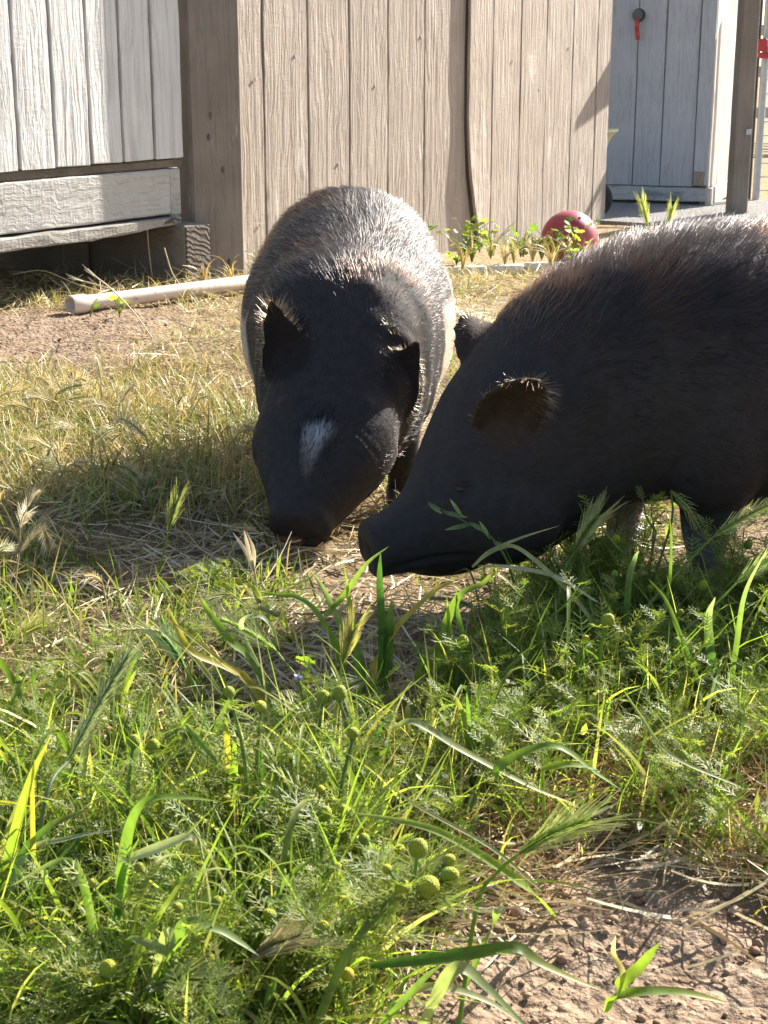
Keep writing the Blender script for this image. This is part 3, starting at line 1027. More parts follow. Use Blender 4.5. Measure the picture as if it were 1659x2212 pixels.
    hd.attributes['position'].data.foreach_set('vector', warp(pts.reshape(-1, 3)).astype(np.float32).ravel())
    ra = hd.attributes.get('radius') or hd.attributes.new('radius', 'FLOAT', 'POINT')
    prof = np.array([1, .95, .8, .55, .12])
    ra.data.foreach_set('value', (rad[:, None] * prof[None]).astype(np.float32).ravel())
    ca = hd.attributes.new('col', 'FLOAT_COLOR', 'CURVE')
    c4 = np.ones((n_hair, 4), np.float32); c4[:, :3] = np.clip(hc, 0, .95); ca.data.foreach_set('color', c4.ravel())
    hd.materials.append(M_HAIR)
    link('bristles', hd, root)
    return root


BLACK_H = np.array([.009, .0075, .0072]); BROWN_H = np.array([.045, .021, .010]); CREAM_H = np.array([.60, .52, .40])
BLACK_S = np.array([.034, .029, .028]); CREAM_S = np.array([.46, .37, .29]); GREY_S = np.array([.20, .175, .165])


def ear_mask(co, ears):
    m = np.zeros(len(co))
    for e in ears:
        a = np.array(e[0]); b = np.array(e[1]); d = b - a
        t = np.clip(((co - a) @ d) / (d @ d), .30, 1.2)
        m = np.maximum(m, 1 - soft(np.linalg.norm(co - (a + t[:, None] * d), axis=1), .026, .034))
    return m


def lerp(a, b, t): return a * (1 - t[:, None]) + b * t[:, None]


# ---- the pig facing the camera
ST1 = [(-.288, 0, .205, .018, .022, .03), (-.278, 0, .205, .05, .06, .055), (-.252, 0, .203, .082, .092, .085), (-.21, 0, .200, .104, .112, .105),
       (-.15, 0, .190, .112, .113, .118), (-.08, 0, .178, .121, .107, .114), (-.01, 0, .168, .116, .101, .106), (.05, 0, .158, .102, .104, .098),
       (.095, -.003, .138, .090, .088, .088), (.13, -.007, .119, .084, .070, .076), (.165, -.013, .101, .071, .058, .066), (.205, -.020, .084, .070, .049, .060),
       (.238, -.027, .068, .058, .043, .050), (.260, -.032, .054, .046, .037, .040), (.277, -.036, .043, .037, .031, .033), (.289, -.039, .034, .032, .028, .029),
       (.297, -.040, .026, .0315, .029, .027), (.301, -.041, .021, .027, .025, .022)]


def legset(fx, hx, fy=.058, hy=.066, df=(0, 0), dh=(0, 0)):
    out = []
    for s, d in ((1, df[0]), (-1, df[1])):
        out.append([(fx - .015 + d * .2, s * (fy + .008), .155, .045, .03), (fx - .01 + d * .4, s * fy, .115, .037, .028), (fx + d * .6, s * fy, .085, .028, .022), (fx + .006 + d * .8, s * fy, .055, .0195, .018),
                    (fx + .003 + d * .95, s * fy, .032, .0155, .015), (fx + .007 + d, s * fy, .018, .0165, .0165), (fx + .009 + d, s * fy, .004, .017, .017)])
    for s, d in ((1, dh[0]), (-1, dh[1])):
        out.append([(hx, s * (hy + .004), .19, .06, .034), (hx + .012, s * (hy + .002), .145, .056, .034), (hx + .018 + d * .4, s * hy, .11, .042, .028), (hx - .008 + d * .6, s * hy, .078, .026, .02),
                    (hx - .022 + d * .8, s * hy, .054, .0185, .016), (hx - .014 + d, s * hy, .03, .015, .0145), (hx - .008 + d, s * hy, .016, .0165, .016), (hx - .006 + d, s * hy, .004, .017, .017)])
    return out


def colour1(co, nrm):
    x, y, z = co.T
    w = (fbm(x * 30 + 3, y * 30 + z * 22, 3) - .5)
    top = np.arctan2(np.abs(y), z - .15)               # 0 at the top of the back
    xs_ = x + .12 * (z - .15) + w * .05
    belt = soft(xs_, -.085, -.07) * (1 - soft(xs_, .022, .036)) * soft(top + w * .4 + np.where(y > 0, .10, 0), 1.08, 1.25)
    low = soft(.098 - z + w * .03, 0, .012) * (1 - soft(x, .07, .09)) * soft(x, -.2, -.17)
    cr = np.clip(np.maximum(belt, low), 0, 1)
    fx_ = x - .262; fy_ = y + .026 + .35 * (x - .262)
    blaze = (1 - soft(np.abs(fy_) / np.clip(.0135 - .42 * fx_, .002, .022), .85, 1.0)) * soft(x, .246, .250) * (1 - soft(x, .284, .290)) * soft(nrm[:, 2], -.1, .15)
    br = soft(fbm(x * 14, y * 14 + z * 10, 3), .5, .72) * .55
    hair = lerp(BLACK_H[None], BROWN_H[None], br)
    hair = lerp(hair, CREAM_H[None], cr * .95)
    hair = lerp(hair, np.array([[.86, .84, .80]]), blaze)
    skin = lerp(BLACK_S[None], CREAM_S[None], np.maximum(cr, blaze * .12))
    lip = soft(x, .285, .295) * soft(.018 - z, 0, .005) * soft(-.036 - y, 0, .006)
    skin = lerp(skin, np.array([[.42, .16, .08]]), lip)
    earm = ear_mask(co, EARS1)
    hair = lerp(hair, np.array([[.24, .115, .05]]), earm * .85); skin = lerp(skin, np.array([[.019, .0145, .013]]), earm)  # brown ear fringe, its warmth also stands in for the backlit rim glow
    return skin, hair


def hairdef1(P):
    x, y, z = P.T
    head = soft(x, .10, .20); snout = soft(x, .24, .275)
    back = soft(z - .17, 0, .08) * (1 - head)
    blz = np.exp(-(((x - .262) / .03) ** 2 + ((y + .026) / .02) ** 2) * 1.2)
    ln = .012 + .008 * back - .003 * head - .005 * snout + .008 * blz
    dens = 1.0 + .8 * back + .5 * head - .4 * snout + 6.0 * blz
    dens = np.where(z < .03, .1, dens)
    lift = .09 + .10 * back
    earh = soft(z - (.195 - .9 * (x - .14)), .0, .02) * soft(x, .125, .135) * soft(np.abs(y + .01), .04, .05)
    ln = ln + .005 * earh; lift = lift + .3 * earh
    rad = np.full(len(x), .00017) + .00006 * back - .00005 * snout
    rad = rad + .00010 * blz; lift = lift + .12 * blz
    return ln, dens, lift, rad


def dent(co, nrm, c_, r_, dp):
    dd = np.linalg.norm((co - np.array(c_)) / np.array(r_), axis=1)
    co -= nrm * (dp * np.exp(-dd ** 2 * 1.5))[:, None]


def face_lines(co, nrm, x0, x1, eyes, axis, mouth, wr=.0006):
    """snout wrinkles across the bridge, sunken lidded eyes, mouth line and neck folds"""
    x, y, z = co.T
    s = (x - x0) / (x1 - x0)
    k = soft(s, .0, .3) * (1 - soft(s, .75, .95)) * soft(nrm[:, 2], -.2, .3)
    w = np.sin(s * 55 + 7.0 * vnoise(y * 70 + 3, z * 50)) * vnoise(y * 40, x * 60)
    co += nrm * (k * w * wr)[:, None]
    for e in eyes:
        e = np.array(e); sg = 1 if e[1] > axis else -1
        dent(co, nrm, e + np.array([0, sg * .003, 0]), (.011, .012, .006), .0045)
        dent(co, nrm, e + np.array([-.002, sg * .002, .009]), (.012, .01, .004), -.0030)
        dent(co, nrm, e + np.array([.0, sg * .004, -.009]), (.013, .01, .004), -.0022)
        dent(co, nrm, e + np.array([.004, sg * .004, -.016]), (.016, .01, .003), .0016)
    (xa, za), (xb, zb) = mouth
    t = np.clip((x - xa) / (xb - xa), 0, 1)
    zm = za + (zb - za) * t + .006 * np.sin(t * 3.1)
    g = np.exp(-((z - zm) / .0028) ** 2) * soft(x, min(xa, xb), min(xa, xb) + .012)
    co -= nrm * (g * .0042)[:, None]
    fold = np.sin((x - x0) * 150 + z * 40 + 4 * vnoise(x * 20, z * 30)) * soft(x, x0 - .16, x0 - .12) * (1 - soft(x, x0 - .07, x0 - .04)) * soft(np.abs(y - axis), .03, .05)
    co += nrm * (fold * .0014)[:, None]


def sculpt1(co, nrm):
    face_lines(co, nrm, .225, .302, [(.222, .022, .100), (.221, -.066, .098)], -.02, ((.215, .052), (.295, .014)), .00035)


def sculpt2(co, nrm):
    face_lines(co, nrm, .30, .378, [(.305, .052, .122), (.305, -.026, .122)], .012, ((.285, .062), (.372, .047)))


def warp1(q):
    """hangs the head more steeply"""
    q = q.copy(); k = np.clip(q[:, 0] - .115, 0, None)
    q[:, 0] -= k * .25
    q[:, 2] += .010 * np.clip(k / .04, 0, 1) * (1 - np.clip((k - .05) / .10, 0, 1))
    return q


PIG1 = Vector((-.040, 1.654, 0))
EARS1 = [((.170, .044, .112), (.142, .072, .176), (.80, .22, .25), .025, .45, 1.4, .85),
         ((.160, -.052, .138), (.138, -.070, .214), (.80, -.12, .25), .027, .45, 1.4, .85)]
BL1 = [((.185, .024, .078), (.045, .030, .036)), ((.19, -.060, .080), (.045, .032, .038)),
       ((-.20, .06, .165), (.075, .05, .085)), ((-.20, -.06, .165), (.075, .05, .085)),
       ((.06, .056, .145), (.055, .042, .075)), ((.06, -.056, .145), (.055, .042, .075)),
       ((.205, .020, .125), (.016, .012, .010)), ((.205, -.052, .125), (.016, .012, .010)),
       ((.232, -.03, .036), (.045, .030, .020))]
pig1 = build_pig('pig', PIG1, R(-90), ST1, legset(.075, -.205), EARS1, BL1,
                 [(.222, .0245, .100), (.221, -.0685, .098)],
                 [(-.283, 0, .235), (-.30, .004, .225), (-.308, .012, .205), (-.305, .018, .185), (-.31, .014, .165)],
                 colour1, [((.303, -.052, .020), (.004, .005, .007), .006), ((.303, -.030, .020), (.004, .005, .007), .006)],
                 sculpt1, (lambda P: .6 * np.clip(P[:, 1] / .06 - .55, -1.2, .45) * (1 - soft(P[:, 0], .12, .2))), hairdef1, 'black pig with cream belt and white forehead blaze, facing the camera with snout down', .75, 11, warp1, 38000)

# ---- the pig seen from the side
ST2 = [(-.258, 0, .215, .018, .022, .03), (-.248, 0, .213, .05, .065, .06), (-.222, 0, .208, .084, .098, .09), (-.18, 0, .203, .106, .122, .115),
       (-.12, 0, .194, .116, .130, .128), (-.05, 0, .190, .120, .130, .130), (.02, 0, .192, .120, .134, .120), (.075, 0, .196, .114, .130, .110),
       (.125, 0, .194, .106, .122, .110), (.165, 0, .187, .098, .112, .108), (.20, 0, .172, .088, .108, .106), (.235, .004, .150, .078, .098, .104),
       (.265, .008, .131, .072, .081, .092), (.29, .012, .110, .062, .062, .070), (.31, .015, .094, .050, .048, .054), (.330, .017, .081, .038, .034, .040),
       (.347, .018, .073, .031, .028, .031), (.362, .019, .068, .028, .026, .027), (.371, .019, .065, .029, .027, .026), (.377, .019, .063, .025, .023, .020)]


def colour2(co, nrm):
    x, y, z = co.T
    w = (fbm(x * 30 + 13, y * 30 + z * 22, 3) - .5)
    sock = soft(.082 - z + w * .03, 0, .025) * (1 - soft(x, .16, .19)) * soft(np.abs(y), .028, .036)
    br = soft(fbm(x * 12 + 4, y * 12 + z * 9, 3), .45, .70) * .7
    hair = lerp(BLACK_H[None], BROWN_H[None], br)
    hair = lerp(hair, np.array([[.28, .25, .23]]), sock)
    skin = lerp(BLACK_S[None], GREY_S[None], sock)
    earm = ear_mask(co, EARS2)
    hair = lerp(hair, np.array([[.24, .115, .05]]), earm * .85); skin = lerp(skin, np.array([[.045, .030, .022]]), earm)  # brown fringe, coloured partly for light glowing through the ear rims
    return skin, hair


def hairdef2(P):
    x, y, z = P.T
    head = soft(x, .20, .27); snout = soft(x, .30, .33)
    back = soft(z - .20, 0, .09) * (1 - head)
    ln = .014 + .015 * back - .006 * head - .005 * snout
    dens = 1.0 + .9 * back - .4 * snout
    dens = np.where(z < .03, .1, dens)
    lift = .14 + .30 * back
    earh = soft(np.abs(y - .006), .066, .08) * soft(x, .20, .22) * soft(z, .15, .17) * (1 - soft(x, .27, .29))
    ln = ln + .006 * earh; lift = lift + .3 * earh
    rad = np.full(len(x), .00017) + .00006 * back - .00005 * snout
    return ln, dens, lift, rad


PIG2 = Vector((.337, 1.356, 0))
EARS2 = [((.282, .058, .166), (.258, .100, .232), (.30, .92, -.25), .0235, .30),
         ((.240, -.040, .192), (.256, -.060, .254), (.28, -.95, .1), .025, .35)]
BL2 = [((.262, .052, .098), (.05, .034, .048)), ((.262, -.036, .098), (.05, .034, .048)),
       ((-.17, .065, .17), (.08, .05, .095)), ((-.17, -.065, .17), (.08, .05, .095)),
       ((.085, .066, .17), (.065, .048, .085)), ((.085, -.066, .17), (.065, .048, .085)),
       ((.275, .044, .150), (.018, .012, .011)), ((.275, -.022, .150), (.018, .012, .011)),
       ((.305, .016, .052), (.045, .026, .018))]
pig2 = build_pig('pig', PIG2, R(180 + 18), ST2, legset(.085, -.17, .060, .068, (-.012, .012), (.01, -.01)), EARS2, BL2,
                 [(.305, .0525, .122), (.305, -.0275, .122)],
                 [(-.255, 0, .24), (-.272, .004, .23), (-.28, .012, .21), (-.278, .018, .19), (-.282, .014, .17)],
                 colour2, [((.378, .008, .066), (.004, .005, .007), .006), ((.378, .030, .066), (.004, .005, .007), .006)],
                 sculpt2, (lambda P: -.75 * soft(P[:, 2], .22, .29) * (1 - soft(P[:, 0], .2, .27))), hairdef2, 'black pig seen from the side with grey lower legs and rounded ears', .3, 23)
pig2.scale = (1, 1, .965)

# ------------------------------------------------------------------ vegetation
M_LEAF = leaf_mat('leaf_tissue', .56, .48, spec=.35)
M_DRY = leaf_mat('dry_grass_tissue', .35, .5, (1.1, 1.0, .75), .4)
M_STRAW = leaf_mat('straw_tissue', .18, .5, (1.0, .95, .8), .35)

GREENS = np.array([(.12, .18, .03), (.16, .23, .04), (.21, .27, .05), (.09, .15, .035), (.27, .29, .07)])
FEATHER = np.array([(.20, .26, .05), (.26, .31, .06), (.16, .21, .05), (.34, .36, .09)])
GOLD = np.array([(.48, .38, .17), (.56, .46, .24), (.40, .33, .13), (.32, .30, .10), (.62, .53, .32), (.44, .32, .15)])
STRAWC = np.array([(.55, .44, .26), (.46, .35, .19), (.62, .53, .35), (.36, .26, .14), (.50, .42, .30)])


def ribbons(P0, az, th0, dth, length, width, cols, seg=5, twist=.6, floor=True, tipcol=None, wprof=None):
    """n curved blades: start leaning th0 from upright towards az, turning by dth over their length"""
    n = len(P0)
    P = np.array(P0, float); D2 = np.stack([np.cos(az), np.sin(az), np.zeros(n)], -1)
    side0 = np.stack([-np.sin(az), np.cos(az), np.zeros(n)], -1)
    tw = RNG.uniform(-twist, twist, n)
    V = np.empty((n, seg + 1, 2, 3)); C = np.empty((n, seg + 1, 2, 3))
    z0 = P[:, 2].copy()
    for k in range(seg + 1):
        t = k / seg
        ang = th0 + dth * t
        d = D2 * np.sin(ang)[:, None]; d[:, 2] = np.cos(ang)
        nrm = D2 * np.cos(ang)[:, None]; nrm[:, 2] = -np.sin(ang)
        w = width * (wprof(t) if wprof else (min(1, .55 + t * 1.5) * (1 - t ** 2.2) + .04))
        a = tw * (1 + .8 * t)
        s = side0 * np.cos(a)[:, None] + nrm * np.sin(a)[:, None]
        V[:, k, 0] = P - s * (w / 2)[:, None]; V[:, k, 1] = P + s * (w / 2)[:, None]
        c = cols if tipcol is None else cols * (1 - t ** 2) + tipcol * t ** 2
        C[:, k] = c[:, None, :]
        P = P + d * (length / seg)[:, None]
        if floor:
            P[:, 2] = np.maximum(P[:, 2], z0 + .0015)
    idx = np.arange(n * (seg + 1) * 2).reshape(n, seg + 1, 2)
    F = np.stack([idx[:, :-1, 0], idx[:, :-1, 1], idx[:, 1:, 1], idx[:, 1:, 0]], -1).reshape(-1, 4)
    return V.reshape(-1, 3), F, C.reshape(-1, 3)


def pick(pal, n, j=.18):
    c = pal[RNG.integers(0, len(pal), n)]
    return c * RNG.uniform(1 - j, 1 + j, (n, 1))


def scatter(n, x0, x1, y0, y1, keep):
    """points on the ground kept with probability keep(x, y)"""
    out = []
    tot = 0
    while tot < n:
        x = RNG.uniform(x0, x1, n * 2); y = RNG.uniform(y0, y1, n * 2)
        k = RNG.random(n * 2) < keep(x, y)
        out.append(np.stack([x[k], y[k]], -1)); tot += k.sum()
        if len(out) > 60: break
    p = np.concatenate(out)[:n]
    return np.column_stack([p, gz(p[:, 0], p[:, 1])])


def pig_clear(x, y):
    """0 right where the snouts and feet are"""
    d1 = np.hypot((x + .075) / .07, (y - 1.375) / .05)
    d2 = np.hypot((x - .02) / .09, (y - 1.22) / .05)
    return np.clip(np.minimum(d1, d2) - .6, 0, 1)


def mat_mask(x, y):
    """where the green weed mat grows"""
    x = np.asarray(x, float); y = np.asarray(y, float)
    w = fbm(x * 7 + 2, y * 7, 3) - .5
    lim = np.where(x < -.04, .86 + np.clip(x + .12, 0, .08), .94 + np.clip((x + .04) * .9, 0, .20))
    m = 1 - soft(y + w * .22, lim - .05, lim + .06)
    m = m * (1 - np.maximum(bare_mask(x, y), bare_mask(x + .035, y - .01)))
    # thinner, trampled patch above the bare earth
    thin = soft(x + w * .2, .01, .07) * (1 - soft(y + w * .1, .93, 1.03))
    patchy = .45 + .55 * soft(fbm(x * 13 + 4, y * 13 + 7, 3), .40, .55)
    return m * (1 - .8 * thin) * patchy


def left_mask(x, y):
    """the dry golden grass beside the first pig"""
    w = fbm(np.asarray(x) * 6 + 8, np.asarray(y) * 6, 3) - .5
    sh = np.exp(-((((np.asarray(x) + .20) / .15) ** 2) ** 2 + (((np.asarray(y) - 1.27) / .25) ** 2) ** 2))
    return (1 - soft(x + w * .1, -.16, -.09)) * soft(y + w * .2, 1.02, 1.14) * (1 - soft(y + w * .5, 2.1, 2.45)) * (1 - .93 * sh)


# ---- dry golden grass
def golden():
    ac = Acc()
    P = scatter(9500, -.62, -.08, .98, 2.45, left_mask)
    n = len(P)
    pt = fbm(P[:, 0] * 11 + 60, P[:, 1] * 11, 3)
    gr = (RNG.random(n) < .15 + .9 * soft(pt, .45, .65))[:, None]
    cols = np.where(gr, pick(GREENS, n) * 1.15, pick(GOLD, n) * (.6 + .5 * fbm(P[:, 0] * 17, P[:, 1] * 17 + 3, 2))[:, None])
    V, F, C = ribbons(P, RNG.uniform(0, 6.28, n), RNG.uniform(.1, 1.0, n), RNG.uniform(.1, 1.5, n), RNG.uniform(.02, .06, n) * (.6 + .9 * soft(fbm(P[:, 0] * 9 + 3, P[:, 1] * 9, 2), .35, .65)), RNG.uniform(.0008, .0023, n), cols, 5, tipcol=pick(GOLD, n))
    ac.add(V, F, C)
    # short dry turf further back
    def keep(x, y):
        w = fbm(x * 5 + 31, y * 5, 3)
        return np.clip((1 - bare_mask(x, y)) * soft(w, .36, .62) + .03, 0, 1)
    P = scatter(9000, -.85, .75, 1.55, 3.5, keep)
    n = len(P)
    gr = (RNG.random(n) < .33)[:, None]
    cols = np.where(gr, pick(GREENS, n) * 1.3, pick(GOLD, n))
    V, F, C = ribbons(P, RNG.uniform(0, 6.28, n), RNG.uniform(.2, 1.1, n), RNG.uniform(.1, 1.2, n), RNG.uniform(.015, .05, n), RNG.uniform(.001, .0026, n), cols, 4)
    ac.add(V, F, C)
    tag(link('dry_grass', ac.mesh('dry_grass', M_DRY)), 'golden dry grass growing beside and behind the pigs', 'grass', kind='stuff')


golden()


# ---- fallen straw
def straw():
    ac = Acc()
    def keep(x, y):
        w = fbm(x * 6 + 51, y * 6, 3)
        k = .30 + soft(w, .4, .62) * .7
        return np.clip(k * (1 - .93 * bare_mask(x, y)), 0, 1)
    for (n0, box, l0, l1) in ((5200, (-.45, .35, .72, 1.6), .012, .075), (4200, (-.8, .7, 1.5, 3.45), .02, .10), (2600, (-.05, .32, .70, 1.02), .012, .08)):
        P = scatter(n0, *box, keep); P[:, 2] += RNG.uniform(.001, .010, len(P))
        n = len(P)
        V, F, C = ribbons(P, RNG.uniform(0, 6.28, n), RNG.uniform(1.25, 1.62, n), RNG.normal(0, .35, n), RNG.uniform(l0, l1, n), RNG.uniform(.0008, .0026, n), pick(STRAWC, n), 4, 1.4, wprof=lambda t: 1 - .45 * t)
        ac.add(V, F, C)
    # matted brown thatch where the mat frays out into bare earth
    P = scatter(3600, -.02, .34, .76, 1.02, lambda x, y: soft(fbm(x * 12, y * 12 + 9, 3), .38, .55) * (1 - .6 * bare_mask(x, y))); P[:, 2] += RNG.uniform(0, .012, len(P)); n = len(P)
    V, F, C = ribbons(P, RNG.uniform(0, 6.28, n), RNG.uniform(.7, 1.6, n), RNG.normal(.3, .9, n), RNG.uniform(.012, .055, n), RNG.uniform(.0006, .0016, n), pick(STRAWC, n, .3) * np.array([.85, .72, .6]), 5, 1.4)
    ac.add(V, F, C)
    # curled dry roots by the shed
    P = scatter(700, -.95, -.33, 2.95, 3.38, lambda x, y: np.ones_like(x)); n = len(P)
    V, F, C = ribbons(P, RNG.uniform(0, 6.28, n), RNG.uniform(.2, 1.3, n), RNG.uniform(1.5, 5, n), RNG.uniform(.03, .09, n), RNG.uniform(.001, .002, n), pick(STRAWC, n), 9)
    ac.add(V, F, C)
    tag(link('straw', ac.mesh('straw', M_STRAW)), 'loose straw and dead stalks strewn over the ground', 'straw', kind='stuff')


straw()


# ---- low green growth of the mat: fine blades and leaf shreds between the weeds
def understory():
    ac = Acc()
    P = scatter(8500, -.36, .36, .60, 1.30, lambda x, y: mat_mask(x, y) * pig_clear(x, y)); n = len(P)
    yel = (RNG.random(n) < (.10 + .35 * soft(P[:, 0], .02, .2)))[:, None]
    cols = np.where(yel, pick(GOLD, n), pick(GREENS, n, .3))
    V, F, C = ribbons(P, RNG.uniform(0, 6.28, n), RNG.uniform(0, .7, n), RNG.uniform(0, 1.4, n), RNG.uniform(.02, .065, n), RNG.uniform(.0008, .002, n), cols, 4, tipcol=cols * 1.1)
    ac.add(V, F, C)
    # longer pale blades lying criss-cross in the mat
    P = scatter(3300, -.36, .36, .60, 1.22, lambda x, y: mat_mask(x, y) * pig_clear(x, y)); n = len(P)
    V, F, C = ribbons(P, RNG.uniform(0, 6.28, n), RNG.uniform(.1, 1.0, n), RNG.uniform(.2, 1.6, n), RNG.uniform(.05, .12, n), RNG.uniform(.0012, .003, n), np.where((RNG.random(n) < .3)[:, None], pick(GOLD, n), pick(GREENS, n) * 1.35), 6, .9, tipcol=pick(GREENS, n) * 1.5)
    ac.add(V, F, C)
    # thin stalks and dead stems standing through the mat
    P = scatter(2600, -.36, .36, .60, 1.25, lambda x, y: (mat_mask(x, y) * .92 + .08 * (1 - bare_mask(x, y))) * pig_clear(x, y)); n = len(P)
    dryp = (RNG.random(n) < .5)[:, None]
    V, F, C = ribbons(P, RNG.uniform(0, 6.28, n), RNG.uniform(0, 1.0, n), RNG.uniform(-.3, 1.3, n), RNG.uniform(.03, .085, n), RNG.uniform(.0007, .0017, n), np.where(dryp, pick(STRAWC, n), pick(GREENS, n) * 1.3), 5)
    ac.add(V, F, C)
    # small leaves
    P = scatter(5200, -.36, .36, .60, 1.28, lambda x, y: mat_mask(x, y) * pig_clear(x, y)); n = len(P)
    P[:, 2] += RNG.uniform(.0, .045, n)
    V, F, C = ribbons(P, RNG.uniform(0, 6.28, n), RNG.uniform(.5, 1.5, n), RNG.uniform(-.5, .8, n), RNG.uniform(.006, .016, n), RNG.uniform(.002, .0048, n), pick(GREENS, n, .3), 3, floor=False, wprof=lambda t: math.sin(math.pi * min(1, .12 + t * .88)) + .03)
    ac.add(V, F, C)
    # sparse green sprouts in the shaded litter, under the second pig and before the far wall
    for (n0, box) in ((1500, (-.36, -.06, 1.0, 1.5)), (1300, (0.0, .5, 1.12, 1.75)), (500, (.05, .7, 2.0, 3.3))):
        P = scatter(n0, *box, lambda x, y: pig_clear(x, y) * soft(fbm(x * 9, y * 9 + 70, 3), .45, .6)); n = len(P)
        V, F, C = ribbons(P, RNG.uniform(0, 6.28, n), RNG.uniform(0, .9, n), RNG.uniform(0, 1.2, n), RNG.uniform(.012, .04, n), RNG.uniform(.001, .003, n), pick(GREENS, n, .3), 3)
        ac.add(V, F, C)
    tag(link('undergrowth', ac.mesh('undergrowth', M_LEAF)), 'fine low green undergrowth between the feathery weeds', 'undergrowth', kind='stuff')


understory()


# ---- crumbs of earth
def crumbs():
    bm = bmesh.new(); bmesh.ops.create_icosphere(bm, subdivisions=1, radius=1)
    v0 = np.array([v.co[:] for v in bm.verts]); f0 = np.array([[v.index for v in f.verts] for f in bm.faces]); bm.free()
    P = np.concatenate([scatter(1300, -.02, .36, .58, .95, lambda x, y: bare_mask(x, y) + .06), scatter(1400, -.85, -.2, 2.2, 3.1, lambda x, y: bare_mask(x, y) + .08), scatter(500, -.3, .3, .9, 1.6, lambda x, y: np.ones_like(x))])
    n = len(P)
    r = RNG.gamma(1.4, .0007, n) + .0004
    q = v0[None] * RNG.uniform(.65, 1.25, (n, len(v0), 1)) * r[:, None, None] * np.array([1, 1, .7])
    V = (q + P[:, None, :] + np.array([0, 0, .001])).reshape(-1, 3)
    F = (f0[None] + (np.arange(n) * len(v0))[:, None, None]).reshape(-1, 3)
    base = np.array([(.32, .21, .135), (.40, .28, .19), (.24, .155, .10), (.36, .25, .17)])
    C = np.repeat(pick(base, n), len(v0), axis=0)
    m, nt = new_mat('earth_crumb')
    at = nt.nodes.new('ShaderNodeAttribute'); at.attribute_name = 'col'
    finish(nt, at.outputs['Color'], .95, noise(nt, coord(nt, False), 500, 3), .001, 1, .1)
    tag(link('earth_crumbs', np_mesh('earth_crumbs', V, F, m, C)), 'loose crumbs of dry earth on the bare patches', 'soil', kind='stuff')


crumbs()


# ---- pineapple weed
def flower_head_mesh(r, h, k):
    m_y, nt = new_mat('yellow_green_floret')
    v = coord(nt, False)
    vo = nt.nodes.new('ShaderNodeTexVoronoi'); vo.inputs['Scale'].default_value = 1100; L(nt, v, vo.inputs['Vector'])
    sep = nt.nodes.new('ShaderNodeSeparateXYZ'); L(nt, v, sep.inputs[0])
    zz = N(nt, 'ShaderNodeMath', operation='MULTIPLY'); zz.inputs[1].default_value = 1 / h; L(nt, sep.outputs[2], zz.inputs[0])
    base = ramp(nt, zz.outputs[0], [(.0, (.26, .32, .035)), (.45, (.34, .38, .02)), (1.0, (.52, .45, .02))] if k % 2 else [(.0, (.22, .30, .03)), (.5, (.26, .33, .02)), (1.0, (.38, .38, .02))])
    base = mix(nt, .5, base, ramp(nt, vo.outputs['Distance'], [(.0, (1.25, 1.25, 1.2)), (.6, (.55, .55, .5))]), 'MULTIPLY')
    finish(nt, base, .6, vo.outputs['Distance'], -.0008, 1, .3, lambda p: (p.inputs['Subsurface Weight'].__setattr__('default_value', .25), p.inputs['Subsurface Radius'].__setattr__('default_value', (.004, .004, .001)), p.inputs['Subsurface Scale'].__setattr__('default_value', .5)))
    prof = [(0.0009, -.0022), (r * .55, -.0018), (r * .88, -.0003), (r * .96, .0010), (r * .93, .0012), (r * 1.0, h * .25), (r * .95, h * .45), (r * .80, h * .66), (r * .55, h * .85), (r * .25, h * .97), (.0001, h)]
    n = 14
    V = [(a * math.cos(2 * math.pi * j / n), a * math.sin(2 * math.pi * j / n), z) for a, z in prof for j in range(n)]
    F = [(i * n + j, i * n + (j + 1) % n, (i + 1) * n + (j + 1) % n, (i + 1) * n + j) for i in range(len(prof) - 1) for j in range(n)]
    mi = [1 if i < 4 else 0 for i in range(len(prof) - 1) for j in range(n)]
    return np_mesh('flower_head', V, F, [m_y, M_BRACT], np.full((len(V), 3), (.22, .28, .10)), mi, True)


M_BRACT = leaf_mat('pale_bract', .3)
HEADS = [flower_head_mesh(.0046, .0075, 0), flower_head_mesh(.0040, .0062, 1), flower_head_mesh(.0052, .0090, 2), flower_head_mesh(.0030, .0045, 3)]


def strip(a, b, w, up):
    """one tapering quad from a to b"""
    a = np.asarray(a, float); b = np.asarray(b, float)
    d = b - a
    s = np.cross(d, up); s = s / (np.linalg.norm(s) + 1e-12)
    return np.array([a - s * w / 2, a + s * w / 2, b + s * w * .18, b - s * w * .18])


